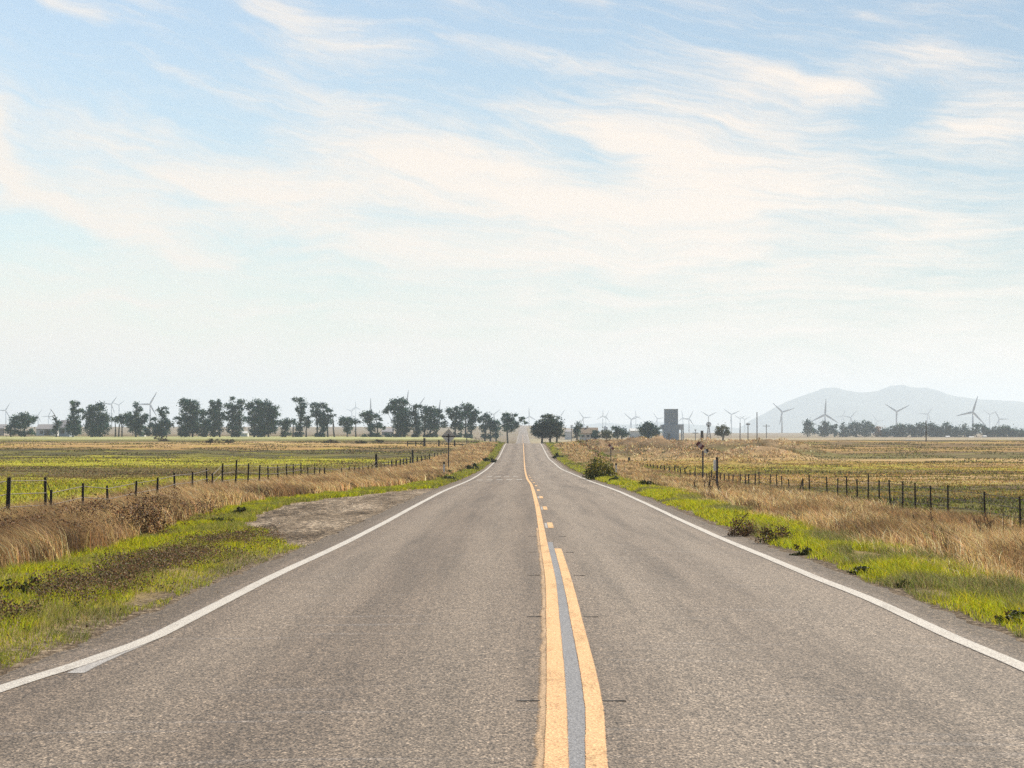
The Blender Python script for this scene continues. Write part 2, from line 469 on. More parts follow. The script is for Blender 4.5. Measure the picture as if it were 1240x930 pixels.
# ------------------------------------------------------------------ road
def asphalt_material():
    m = bpy.data.materials.new('asphalt'); nt, ns, lk = nodes_of(m)
    b = ns['Principled BSDF']
    pos = N(nt, 'ShaderNodeNewGeometry').outputs['Position']
    s = N(nt, 'ShaderNodeSeparateXYZ', ins={0: pos}); X, Y = s.outputs[0], s.outputs[1]
    chip = N(nt, 'ShaderNodeTexVoronoi', feature='F1', ins={'Vector': pos, 'Scale': 62.0})
    chipr = N(nt, 'ShaderNodeSeparateColor', ins={0: chip.outputs['Color']}).outputs[0]
    chip2 = noise(nt, pos, 26, 5, .75)
    # wheel paths: worn lighter, the middle of each lane darker
    wig = M_(nt, 'MULTIPLY_ADD', noise(nt, scaled(nt, pos, (.25, .02, 0)), 1, 3), 1.0, -.5)
    xr = M_(nt, 'SUBTRACT', M_(nt, 'ADD', X, M_(nt, 'MULTIPLY', wig, .7)), .3)
    lane = M_(nt, 'COSINE', M_(nt, 'MULTIPLY', xr, 2*math.pi/1.75))
    streak = noise(nt, scaled(nt, pos, (2.2, .05, 0)), 1, 5, .65)
    patch = noise(nt, scaled(nt, pos, (.35, .10, 0)), 1, 4, .6)
    cross = noise(nt, scaled(nt, pos, (.25, 3.4, 0)), 1, 5, .72)
    c = mixc(nt, patch, (.158, .115, .078), (.265, .201, .144))
    dk = N(nt, 'ShaderNodeMapRange', ins={0: lane, 1: -1.0, 2: 1.0, 3: 0.0, 4: .46}).outputs[0]
    dk = M_(nt, 'MULTIPLY', dk, M_(nt, 'MULTIPLY_ADD', streak, 1.4, .2))
    c = mixc(nt, M_(nt, 'SUBTRACT', .36, dk, clamp=True), c, (.31, .248, .184))
    rl = N(nt, 'ShaderNodeMapRange', interpolation_type='SMOOTHSTEP', ins={0: xr, 1: -.3, 2: 1.2, 3: 0.0, 4: .35}).outputs[0]
    c = mixc(nt, rl, c, (.30, .243, .186))
    st = N(nt, 'ShaderNodeMapRange', ins={0: streak, 1: .47, 2: .72, 3: 0.0, 4: .55}).outputs[0]
    c = mixc(nt, st, c, (.085, .066, .046))
    oil = noise(nt, scaled(nt, pos, (1.3, .045, 0)), 1, 6, .68)
    ol = N(nt, 'ShaderNodeMapRange', interpolation_type='SMOOTHSTEP', ins={0: M_(nt, 'ADD', oil, M_(nt, 'MULTIPLY', lane, .07)), 1: .48, 2: .70, 3: 0.0, 4: .42}).outputs[0]
    c = mixc(nt, ol, c, (.080, .060, .042))
    # hairline cracks
    vc = N(nt, 'ShaderNodeTexVoronoi', feature='DISTANCE_TO_EDGE', ins={'Vector': N(nt, 'ShaderNodeVectorMath', operation='ADD', ins={0: scaled(nt, pos, (.33, .75, 0)), 1: N(nt, 'ShaderNodeTexNoise', ins={'Vector': pos, 'Scale': 1.6, 'Detail': 4.0}).outputs['Color']}).outputs[0], 'Scale': 1.0})
    ck = N(nt, 'ShaderNodeMapRange', ins={0: vc.outputs['Distance'], 1: .002, 2: .009, 3: .6, 4: 0.0}).outputs[0]
    ck = M_(nt, 'MULTIPLY', ck, N(nt, 'ShaderNodeMapRange', ins={0: noise(nt, pos, .35, 3), 1: .48, 2: .60}).outputs[0])
    c = mixc(nt, ck, c, (.05, .04, .03))
    cr = N(nt, 'ShaderNodeMapRange', ins={0: cross, 1: .58, 2: .72, 3: 0.0, 4: .5}).outputs[0]
    c = mixc(nt, cr, c, (.33, .30, .275))
    # stone chips
    # loose stones and gravel washed onto the edge outside the white lines
    edn = M_(nt, 'MULTIPLY_ADD', noise(nt, scaled(nt, pos, (2, .9, 1)), 1, 5, .7), .5, -.25)
    xe = M_(nt, 'ADD', X, edn)
    er = N(nt, 'ShaderNodeMapRange', ins={0: xe, 1: 3.86, 2: 4.0}).outputs[0]
    el_ = N(nt, 'ShaderNodeMapRange', ins={0: M_(nt, 'ADD', xe, N(nt, 'ShaderNodeMapRange', ins={0: Y, 1: 13.0, 2: 21.0, 3: .6, 4: 0.0}).outputs[0]), 1: -3.34, 2: -3.48}).outputs[0]
    gr = M_(nt, 'MULTIPLY', M_(nt, 'MAXIMUM', er, el_), N(nt, 'ShaderNodeMapRange', ins={0: Y, 1: 300.0, 2: 150.0}).outputs[0])
    c = mixc(nt, M_(nt, 'MULTIPLY', gr, .85), c, ramp(nt, noise(nt, scaled(nt, pos, (16, 5, 8)), 1, 5, .75), [(.3, (.045, .031, .018)), (.5, (.115, .082, .050)), (.7, (.27, .20, .13))]))
    g1 = noise(nt, scaled(nt, pos, (62, 15, 30)), 1, 3, .8); g2 = noise(nt, scaled(nt, pos, (21, 4.5, 10)), 1, 4, .75)
    c = mixc(nt, .9, c, ramp(nt, g1, [(.30, g(.05)), (.47, g(.42)), (.55, g(.54)), (.72, g(1.0))]), 'OVERLAY')
    c = mixc(nt, .32, c, ramp(nt, g2, [(.30, g(.12)), (.5, g(.5)), (.70, g(.95))]), 'OVERLAY')
    c = mixc(nt, .8, c, ramp(nt, chipr, [(0, g(.04)), (.35, g(.38)), (.75, g(.6)), (1, g(1.0))]), 'OVERLAY')
    c = mixc(nt, .5, c, ramp(nt, chip2, [(.3, g(.15)), (.7, g(.86))]), 'OVERLAY')
    lk.new(c, b.inputs['Base Color'])
    b.inputs['Roughness'].default_value = .78; b.inputs['Specular IOR Level'].default_value = .35
    bp = N(nt, 'ShaderNodeBump', ins={'Strength': .75, 'Distance': .012, 'Height': M_(nt, 'ADD', chip.outputs['Distance'], chip2)})
    lk.new(bp.outputs[0], b.inputs['Normal'])
    return m


def paint_material(name, c, wear, soft=.16, rough=.7):
    """road paint that thins out and lets the stones through; 'across' runs 0..1 over the width of the line"""
    m = bpy.data.materials.new(name); nt, ns, lk = nodes_of(m)
    b = ns['Principled BSDF']; out = ns['Material Output']
    pos = N(nt, 'ShaderNodeNewGeometry').outputs['Position']
    chip = N(nt, 'ShaderNodeTexVoronoi', feature='F1', ins={'Vector': pos, 'Scale': 62.0})
    chipr = N(nt, 'ShaderNodeSeparateColor', ins={0: chip.outputs['Color']}).outputs[0]
    n1 = noise(nt, pos, 40, 5, .75); n2 = noise(nt, scaled(nt, pos, (5, .7, 1)), 1, 5, .7)
    base = mixc(nt, n2, tuple(x*.80 for x in c), tuple(min(1, x*1.14) for x in c))
    base = mixc(nt, .38, base, ramp(nt, chipr, [(0, g(.2)), (.5, g(.5)), (1, g(.85))]), 'OVERLAY')
    lk.new(base, b.inputs['Base Color']); b.inputs['Roughness'].default_value = rough
    b.inputs['Specular IOR Level'].default_value = .3
    bp = N(nt, 'ShaderNodeBump', ins={'Strength': .6, 'Distance': .010, 'Height': M_(nt, 'ADD', chip.outputs['Distance'], n1)}); lk.new(bp.outputs[0], b.inputs['Normal'])
    u = N(nt, 'ShaderNodeAttribute', attribute_name='across').outputs['Fac']
    e = M_(nt, 'SUBTRACT', .5, M_(nt, 'ABSOLUTE', M_(nt, 'SUBTRACT', u, .5)))
    cov = M_(nt, 'ADD', M_(nt, 'DIVIDE', e, soft), M_(nt, 'MULTIPLY_ADD', n1, -1.1, .30))
    cov = M_(nt, 'ADD', cov, M_(nt, 'MULTIPLY_ADD', chipr, -.35, .1))
    cov = N(nt, 'ShaderNodeMapRange', interpolation_type='SMOOTHSTEP', ins={0: cov, 1: .05, 2: .45}).outputs[0]
    hole = N(nt, 'ShaderNodeMapRange', interpolation_type='SMOOTHSTEP', ins={0: M_(nt, 'ADD', M_(nt, 'MULTIPLY', n1, .5), M_(nt, 'MULTIPLY', n2, .55)), 1: .50, 2: .70, 3: 1.0, 4: 1.0-wear}).outputs[0]
    tr = N(nt, 'ShaderNodeBsdfTransparent'); mx = N(nt, 'ShaderNodeMixShader')
    lk.new(M_(nt, 'MULTIPLY', cov, hole), mx.inputs[0]); lk.new(tr.outputs[0], mx.inputs[1]); lk.new(b.outputs[0], mx.inputs[2])
    lk.new(mx.outputs[0], out.inputs['Surface'])
    return m


ds = [-30.0, 0, 8]
while ds[-1] < 4600: ds.append(ds[-1]+max(.35, ds[-1]*.012))
DS = np.array(ds)


def road_z(x, d):
    return z_road(d) - .012*np.abs(np.asarray(x)-.3) + .006*(vnoise(np.asarray(x)*.8, np.asarray(d)*.3, 44)-.5)


def strip(name, mat, xl, xr, d0, d1, lift, nx=2, parent=None, ragged=0, smooth=True):
    d = np.concatenate([[d0], DS[(DS > d0+.05) & (DS < d1-.05)], [d1]])
    if d1 - d0 < 30: d = np.linspace(d0, d1, max(3, int((d1-d0)/.3)))
    L = xl(d) if callable(xl) else np.full_like(d, xl)
    Rr = xr(d) if callable(xr) else np.full_like(d, xr)
    if ragged:
        L = L + ragged*(fbm(d*1.9, d*0+3, 71)-.5)*2; Rr = Rr + ragged*(fbm(d*1.7, d*0+9, 72)-.5)*2
    t = np.linspace(0, 1, nx)
    gx = L[:, None]*(1-t) + Rr[:, None]*t
    gy = np.repeat(d[:, None], nx, 1)
    z = road_z(gx, gy) + lift
    v = np.stack([gx, gy, z], -1).reshape(-1, 3)
    i = (np.arange(len(d)-1)[:, None]*nx + np.arange(nx-1)[None]).ravel()
    ob = np_mesh(name, v, [np.stack([i, i+1, i+1+nx, i+nx], 1)], mat, parent, smooth=smooth)
    a = ob.data.attributes.new('across', 'FLOAT', 'POINT'); a.data.foreach_set('value', np.tile(t, len(d)).astype(np.float32))
    return ob


asph = asphalt_material()
road = tag(strip('road', asph, ROAD_L, ROAD_R, -30, 4500, 0, 25, ragged=.13), kind='structure')
P_WHITE = paint_material('white_paint', (.56, .51, .44), .35)
P_OLD = paint_material('old_white_paint', (.42, .39, .355), .75, .25)
P_YEL = paint_material('yellow_paint', (.75, .455, .21), .60, .12)
P_YOLD = paint_material('faded_yellow_paint', (.50, .33, .18), .95, .5)
P_GAP = paint_material('grey_filler_paint', (.245, .24, .24), .3, .10)
W2 = .085
xl = cubic([-30, 8, 13, 16.2, 18.3, 21.2, 30, 40, 70, 140, 185, 240, 500, 5000], [-4.0, -4.0, -3.72, -3.50, -3.29, -3.18, -3.17, -3.14, -3.13, -3.13, -3.22, -3.36, -3.36, -3.36])
xr = cubic([-30, 14, 18, 26, 31, 44, 140, 185, 240, 500, 5000], [3.55, 3.62, 3.67, 3.74, 3.68, 3.69, 3.82, 3.76, 3.6, 3.58, 3.58])
yl = cubic([-30, 8, 11.7, 15, 22.9, 30, 39, 49.5, 71, 115, 148, 215, 350, 480, 5000], [.0, .11, .162, .208, .283, .338, .355, .38, .41, .40, .27, .2, .18, .1, .1])
yg = cubic([-30, 11.7, 15, 22.9, 30, 39, 5000], [.2, .2, .229, .217, .20, .21, .205])
Z1, Z2 = .003, .006
strip('edge_line', P_WHITE, lambda d: xl(d)-W2-.01, lambda d: xl(d)+W2+.01, -20, 1900, Z2, parent=road, ragged=.004)
strip('edge_line', P_WHITE, lambda d: xr(d)-W2-.01, lambda d: xr(d)+W2+.01, -20, 1900, Z2, parent=road, ragged=.004)
strip('old_edge_line', P_OLD, lambda d: -3.20-.085+(d-17.2)*.006, lambda d: -3.20+.085+(d-17.2)*.006, 17.3, 22.5, Z1, parent=road, ragged=.01)
strip('center_line', P_YEL, lambda d: yl(d)-.072, lambda d: yl(d)+.072, -20, 1900, Z2, parent=road, ragged=.003)
strip('faded_center_line', P_YOLD, lambda d: yl(d)-.063-.075, lambda d: yl(d)-.063+.035, 12, 50, Z1, parent=road, ragged=.02)
strip('center_line', P_YEL, lambda d: yl(d)+yg(d)-.064, lambda d: yl(d)+yg(d)+.064, -20, 39, Z2, parent=road, ragged=.003)
strip('filler_line', P_GAP, lambda d: yl(d)+.055, lambda d: yl(d)+yg(d)-.05, -20, 42, Z1, parent=road, ragged=.003)
for k in range(9):
    d0 = 50 + 14.63*k
    strip('center_dash', P_YEL, lambda d: yl(d)+.205-.066, lambda d: yl(d)+.205+.066, d0, d0+3.66, Z2, parent=road, ragged=.008)
    if k < 3:
        strip('worn_dash', P_OLD, lambda d: yl(d)+.08, lambda d: yl(d)+.15, d0, d0+3.4, Z1, parent=road, ragged=.008)
for d0, x0, n in ((141, -2.75, 5), (161, -2.45, 4)):
    for k in range(n):
        a = x0 + k*.58
        strip('cross_dash', P_WHITE, a, a+.44, d0, d0+2.2, Z2, parent=road)

# recessed reflective markers beside the centre lines
m_slot = simple('marker_slot', (.05, .042, .035), .9); m_rim = simple('marker_rim', (.30, .26, .22), .7)
for k, (d, xa, xb) in enumerate([(15.1, .047, .582), (22.9, .125, .657), (30.3, .155, .72), (37.6, .16, .73), (45, .18, .75)]):
    for s_, x in ((0, xa), (1, xb)):
        e = empty('pavement_marker', (x, d, float(road_z(x, d))),
                  '%s slotted marker %s the yellow lines, %s' % ('dark' if k < 3 else 'small dark', ('left of', 'right of')[s_], ('nearest the viewer', 'second from the viewer', 'third from the viewer', 'fourth up the road', 'fifth up the road')[k]),
                  'road marker', 'slotted markers beside the yellow lines')
        b = MB(); b.box(-.078, -.018, -.010, .010, .001, .005); b.build('slot', m_slot, e)
        b = MB(); b.box(.0, .060, -.016, .010, .001, .006); b.build('slot', m_slot, e)
        b = MB(); b.box(-.085, .0, .013, .026, .001, .005); b.build('rim', m_rim, e)

# gravel pull-out on the left
def pull_mesh():
    d = np.arange(40.5, 105.6, .4); nx = 26
    L = pull_edge(d); t = np.linspace(0, 1, nx)
    gx = L[:, None]*(1-t) + (-3.6)*t; gy = np.repeat(d[:, None], nx, 1)
    tt = sstep(-4.3, -3.65, gx)
    z = (terrain(gx, gy, False) - .02)*(1-tt) + (road_z(gx, gy)-.008)*tt + .03*(fbm(gx*2.2, gy*1.2, 66)-.5)*(1-tt)
    v = np.stack([gx, gy, z], -1).reshape(-1, 3)
    i = (np.arange(len(d)-1)[:, None]*nx + np.arange(nx-1)[None]).ravel()
    m = bpy.data.materials.new('gravel'); nt, ns, lk = nodes_of(m); b = ns['Principled BSDF']
    pos = N(nt, 'ShaderNodeNewGeometry').outputs['Position']
    vo = N(nt, 'ShaderNodeTexVoronoi', ins={'Vector': pos, 'Scale': 14.0})
    r = N(nt, 'ShaderNodeSeparateColor', ins={0: vo.outputs['Color']}).outputs[0]
    n1 = noise(nt, scaled(nt, pos, (.9, .12, .5)), 1, 5, .7); n2 = noise(nt, scaled(nt, pos, (9, 3.2, 4)), 1, 5, .75)
    c = ramp(nt, n1, [(.34, (.11, .078, .048)), (.5, (.27, .205, .14)), (.64, (.42, .335, .24))])
    c = mixc(nt, .75, c, ramp(nt, r, [(0, g(.1)), (.5, g(.5)), (1, g(.95))]), 'OVERLAY')
    c = mixc(nt, .9, c, ramp(nt, n2, [(.32, g(.04)), (.5, g(.42)), (.68, g(.95))]), 'OVERLAY')
    c = mixc(nt, .7, c, ramp(nt, noise(nt, scaled(nt, pos, (24, 6, 8)), 1, 4, .75), [(.32, g(.08)), (.5, g(.45)), (.68, g(.95))]), 'OVERLAY')
    lk.new(c, b.inputs['Base Color']); b.inputs['Roughness'].default_value = .95; b.inputs['Specular IOR Level'].default_value = .1
    bp = N(nt, 'ShaderNodeBump', ins={'Strength': 1.0, 'Distance': .09, 'Height': M_(nt, 'ADD', n2, M_(nt, 'MULTIPLY', vo.outputs['Distance'], .4))})
    lk.new(bp.outputs[0], b.inputs['Normal'])
    tag(np_mesh('gravel_pullout', v, [np.stack([i, i+1, i+1+nx, i+nx], 1)], m, smooth=True), kind='structure')


pull_mesh()


# ------------------------------------------------------------------ grass (stuff)
M_BLADE = leaf_material('grass_blades', .5)
M_STRAW = leaf_material('straw_blades', .48, .7)
M_LEAF = leaf_material('small_leaves', .3)
M_TREE = leaf_material('tree_leaves', .22, .6)


def visible(x, d, pad=330):
    px = VX + x/d*F
    return (px > -pad) & (px < 1240+pad)


def blades(name, x, d, hgt, wid, tone, mat, label, cat, lean=(0, 0), bend=.35, spread=.35, z=None):
    n = len(x)
    if z is None: z = terrain(x, d)
    a = RNG.uniform(0, 2*np.pi, n)
    # blades mostly face the wind's cross direction: random azimuth
    sx, sy = np.cos(a), np.sin(a)
    l = RNG.normal(0, spread, (n, 2)) + np.array(lean)
    base = np.stack([x, d, z-.02], 1)
    side = np.stack([sx, sy, np.zeros(n)], 1)*(wid[:, None]*.5)
    h = hgt[:, None]
    dirv = np.stack([l[:, 0], l[:, 1], np.zeros(n)], 1)
    mid = base + np.array([0, 0, 1])*h*.55 + dirv*h*.35
    tip = base + np.array([0, 0, 1])*h*(1-bend*RNG.random((n, 1))*.6) + dirv*h*(.9+bend)
    v = np.stack([base-side, base+side, mid+side*.75, mid-side*.75, tip], 1).reshape(-1, 3)
    k = np.arange(n)*5
    q = np.stack([k, k+1, k+2, k+3], 1); t = np.stack([k+3, k+2, k+4], 1)
    tn = np.repeat(tone, 5, 0)
    o = np_mesh(name, v, [q, t], mat, tone=tn)
    return tag(o, label, cat, kind='stuff')


def pick(cols, n, w=None, jit=.32):
    c = np.array(cols)[RNG.choice(len(cols), n, p=w)]
    return np.clip(c*(1+RNG.normal(0, jit, (n, 1)))*(1+RNG.normal(0, jit*.3, (n, 3))), .004, .95)


def sample_d(n, d0, d1, pw):
    u = RNG.random(n)
    if abs(pw-1) < 1e-6: return d0*(d1/d0)**u
    k = 1-pw
    return (d0**k + u*(d1**k-d0**k))**(1/k)


def px_w(d, w, f):
    return np.maximum(w, f*d/2418.)


G_LUSH = [(.36, .38, .012), (.47, .44, .018), (.23, .29, .012), (.50, .45, .035), (.09, .12, .012)]
G_DULL = [(.16, .19, .035), (.22, .23, .05), (.24, .20, .08), (.11, .12, .03), (.34, .28, .13)]
T_STRAW = [(.62, .41, .18), (.76, .56, .28), (.44, .265, .10), (.21, .11, .042), (.84, .69, .43)]
T_BROWN = [(.19, .10, .042), (.27, .145, .055), (.10, .055, .028), (.36, .21, .09), (.44, .29, .14)]


def in_pull(x, d, m=0.0):
    return (d > 40) & (d < 106.5) & (x > pull_edge(np.clip(d, 40.5, 105.5)) - m) & (x < -3.5)


def green_right():
    n = 140000
    d = sample_d(n, 16, 480, 1.15); u = RNG.random(n)
    edge0 = 4.28 + .34*(fbm(d/1.3, d*0, 81)-.3) + .25*sstep(100, 200, d)
    edge1 = 6.2 + 1.0*(fbm(d/4.0, d*0, 82)-.5) - 1.2*sstep(90, 220, d)*fbm(d/14, d*0, 83)
    x = edge0 + (edge1-edge0)*u
    m = visible(x, d) & (vnoise(x*1.3, d*.55, 84) > .17 + .35*sstep(130, 300, d))
    x, d = x[m], d[m]
    clump = fbm(x/.5, d/.8, 85)
    h = (.05 + .19*clump**1.5 + .10*RNG.random(len(x))) * (1+.5*sstep(70, 200, d)) * (.55+.45*sstep(4.25, 4.9, x))
    tone = pick(G_LUSH, len(x), [.34, .28, .16, .16, .06])
    patch = fbm(x/1.1, d/4.0, 86)[:, None]
    dull = pick(G_DULL, len(x))
    f = np.clip(sstep(.50, .66, patch) + .6*sstep(110, 260, d)[:, None]*RNG.random((len(x), 1)), 0, 1)
    tone = tone*(1-f) + dull*f
    blades('green_grass', x, d, h, px_w(d, .006, .55), tone, M_BLADE, 'lush bright green grass strip along the right edge of the road', 'grass', (-.1, -.05), .3, .4)


def green_left():
    n = 185000
    d = sample_d(n, 14, 480, 1.15); u = RNG.random(n)
    e0 = np.where((d > 40) & (d < 106), pull_edge(np.clip(d, 40.5, 105.5))+.05, -3.74-.25*(fbm(d/1.2, d*0, 91)-.3))
    wid = np.interp(d, [14, 25, 36, 42, 50, 60, 75, 90, 106, 130, 200, 480], [3.4, 3.4, 3.3, 3.2, 2.0, 1.5, 1.4, 1.4, 1.6, 1.6, 1.4, 1.2])
    x = e0 - wid*u*(.85+.3*fbm(d/3, d*0, 92))
    weed = np.exp(-((x+4.95)/.50)**2) * sstep(20, 25, d) * (1-sstep(38, 46, d))
    m = visible(x, d) & (RNG.random(n) > .6*weed) & (vnoise(x*1.5, d*.6, 94) > .15 + .3*sstep(110, 220, d))
    x, d = x[m], d[m]
    clump = fbm(x/.5, d/.8, 95)
    inner = sstep(-4.6, -4.0, x)*(1-sstep(40, 44, d))
    h = (.035 + .17*clump**1.5 + .07*RNG.random(len(x))) * (1-.45*inner) * (1+.4*sstep(70, 200, d))
    tone = pick(G_LUSH, len(x), [.34, .26, .20, .14, .06]); dull = pick(G_DULL, len(x))
    f = np.clip(sstep(.46, .62, fbm(x/.8, d/2.2, 96)) * .7 + .25*inner + .8*sstep(106, 150, d)*RNG.random(len(x)), 0, 1)[:, None]
    tone = tone*(1-f) + dull*f
    blades('green_grass', x, d, h, px_w(d, .006, .55), tone, M_BLADE, 'short bright green grass on the left verge around the gravel', 'grass', (.1, -.05), .3, .4)


def dry_right():
    n = 290000
    d = sample_d(n, 18, 480, 1.25); u = RNG.random(n)
    x0 = 5.6 + 1.1*(fbm(d/4.0, d*0, 82)-.5); x1 = np.interp(d, [22, 100, 200, 480], [14.2, 14.6, 13.0, 10.5])
    x = x0 + (x1-x0)*u
    dens = .35 + .65*sstep(6, 8, x)
    m = visible(x, d) & (RNG.random(n) < dens) & (vnoise(x*.9, d*.4, 104) > .16)
    x, d = x[m], d[m]
    clump = fbm(x/.9, d/1.6, 105)
    big = fbm(x/3.5, d/9, 107)
    h = (.12 + .42*clump + .22*RNG.random(len(x))) * (.55+.8*big) * (.5+.5*sstep(5.6, 7.6, x))
    tone = pick(T_STRAW, len(x), [.30, .26, .22, .12, .10])
    f = (sstep(.53, .66, fbm(x/1.8, d/5.0, 106))*.8)[:, None]
    tone = tone*(1-f) + pick(T_BROWN, len(x))*f
    f = (sstep(.56, .66, fbm(x/.6, d/1.3, 108))*.9)[:, None]
    tone = tone*(1-f) + pick([(.07, .04, .022), (.11, .065, .03), (.07, .07, .02)], len(x))*f
    gr = (RNG.random(len(x)) < .14*sstep(.45, .3, big))[:, None]
    tone = np.where(gr, pick(G_DULL, len(x)), tone)
    blades('dry_grass', x, d, h, px_w(d, .006, .5), tone, M_STRAW, 'tall dry tan grass between the road and right fence', 'grass', (-.22, .0), .45, .34)


def dry_left():
    n = 270000
    d = sample_d(n, 22, 480, 1.2); u = RNG.random(n)
    xi = np.interp(d, [22, 34, 42, 50, 60, 75, 90, 106, 130, 480], [-6.9, -7.0, -7.1, -7.4, -8.0, -8.2, -7.4, -6.0, -5.0, -4.9]) - .8*(fbm(d/3.0, d*0, 112)-.5)
    xo = np.interp(d, [22, 120, 200, 480], [-12.6, -12.2, -11.4, -10.5])
    x = xi + (xo-xi)*u
    m = visible(x, d) & (vnoise(x*.9, d*.4, 114) > .12)
    x, d = x[m], d[m]
    clump = fbm(x/.9, d/1.6, 115); big = fbm(x/3, d/9, 117)
    h = (.16 + .42*clump + .25*RNG.random(len(x)))*(.6+.8*big)
    tone = pick(T_STRAW, len(x), [.32, .20, .26, .16, .06])
    f = (sstep(.52, .66, fbm(x/1.6, d/4, 116))*.8)[:, None]
    tone = tone*(1-f) + pick(T_BROWN+[(.06, .04, .02)], len(x))*f
    f = (sstep(.60, .70, fbm(x/.7, d/1.4, 118))*.9)[:, None]
    tone = tone*(1-f) + pick([(.06, .035, .02), (.10, .055, .03), (.04, .03, .016)], len(x))*f
    blades('dry_grass', x, d, h, px_w(d, .006, .5), tone, M_STRAW, 'tall dry tan grass along the left fence, leaning left', 'grass', (-.45, 0), .5, .34)


def brush_left():
    n = 40000
    d = sample_d(n, 38, 60, 1.2)
    x = -8.0 + RNG.normal(0, .6, n)
    m = visible(x, d) & (fbm(x/.8, d/1.8, 171) > .54) & (x < -6.7)
    x, d = x[m], d[m]; k = len(x)
    top = (.25 + .75*fbm(x/.7, d/1.5, 172))*(.5+.5*sstep(34, 44, d))
    h = top*RNG.random(k)**.5
    tone = pick([(.10, .05, .028), (.17, .085, .04), (.055, .035, .02), (.24, .13, .06), (.34, .21, .10)], k, [.28, .27, .2, .15, .1])
    leaf_cloud('brush', np.stack([x, d, terrain(x, d)+h], 1), np.full(k, .016), tone, M_LEAF, 'tangled reddish brown brush in front of the left fence', 'brush', stuff=True)


def mound_grass():
    n = 120000
    d = RNG.uniform(285, 480, n); px = RNG.uniform(690, 1000, n); x = (px-VX)/F*d
    zt = terrain(x, d); up = zt - z_right(d)
    m = (x > 12) & (up > .35) & (fbm(x/2.5, d/5, 161) > .40)
    x, d, zt = x[m], d[m], zt[m]; k = len(x)
    f = (fbm(x/3, d/7, 162) > .54)[:, None]
    tone = np.where(f, pick(T_BROWN+[(.08, .06, .03), (.15, .14, .04)], k), pick(T_STRAW+[(.30, .19, .10)], k))
    blades('mound_grass', x, d, .06+.34*RNG.random(k)**2, np.full(k, .085), tone, M_STRAW, 'rough dry grass over the dirt mounds right of the road', 'grass', (-.1, 0), .3, .6, z=zt)


def weeds_left():
    n = 70000
    d = sample_d(n, 20, 46, 1.2)
    x = -4.95 + RNG.normal(0, .42, n) - (d < 26)*RNG.random(n)*.5
    m = visible(x, d) & (fbm(x/.6, d/1.6, 121) > .54)
    x, d = x[m], d[m]; k = len(x)
    h = (.05 + .34*fbm(x/.4, d/.6, 122)**1.3) * RNG.random(k)**.6
    cen = np.stack([x, d, terrain(x, d)+h], 1)
    tone = pick([(.10, .055, .03), (.16, .085, .045), (.07, .05, .025), (.22, .13, .07), (.10, .12, .03), (.32, .22, .12)], k)
    leaf_cloud('weed_patch', cen, np.full(k, .0115), tone, M_LEAF, 'dark brown seedy weeds on the left verge', 'weeds', stuff=True)


def leaf_cloud(name, cen, size, tone, mat, label=None, cat=None, parent=None, stuff=False, flat=.0):
    n = len(cen)
    a = RNG.normal(size=(n, 3)); a /= np.linalg.norm(a, axis=1)[:, None]
    b_ = RNG.normal(size=(n, 3)); b_[:, 2] *= (1-flat)
    b_ -= (b_*a).sum(1)[:, None]*a; b_ /= np.linalg.norm(b_, axis=1)[:, None]+1e-9
    s = (size*RNG.uniform(.6, 1.4, n))[:, None]
    w = s*RNG.uniform(.45, .75, (n, 1))
    v = np.stack([cen-a*s, cen+b_*w, cen+a*s, cen-b_*w], 1)
    v[:, 1] += np.cross(a, b_)*s*.2; v[:, 3] += np.cross(a, b_)*s*.2
    k = np.arange(n)*4
    o = np_mesh(name, v.reshape(-1, 3), [np.stack([k, k+1, k+2, k+3], 1)], mat, parent, np.repeat(tone, 4, 0))
    return tag(o, label, cat, kind='stuff' if stuff else None)


def field_tufts(side):
    n = 90000
    d = sample_d(n, 42, 640, .35)
    px = RNG.uniform(-260, 625, n) if side < 0 else RNG.uniform(640, 1500, n)
    x = (px-VX)/F*d
    lim = np.where(side < 0, -11.3, 14.3)
    m = (x < lim) if side < 0 else (x > lim)
    cl = fbm(x/9, d/14, 131+side); cl2 = fbm(x/30, d/38, 133+side)
    m &= (cl > .50) & (cl2 > .36)
    x, d, cl = x[m], d[m], cl[m]; k = len(x)
    h = (.05 + .30*np.clip(cl-.45, 0, 1)*2.0*RNG.random(k)) + .0002*d
    tone = pick([(.045, .045, .018), (.08, .075, .025), (.13, .12, .03), (.12, .075, .035), (.20, .20, .04), (.30, .21, .10)], k, [.18, .22, .2, .16, .14, .10])
    far = sstep(250, 500, d)[:, None]
    tone = tone*(1-far*.3) + far*.3*np.array([.2, .15, .06])
    blades('field_tufts', x, d, h, px_w(d, .02, 1.3), tone, M_STRAW, 'scattered dark and green tufts over the %s field' % ('left' if side < 0 else 'right'), 'grass', (0, 0), .2, .7)


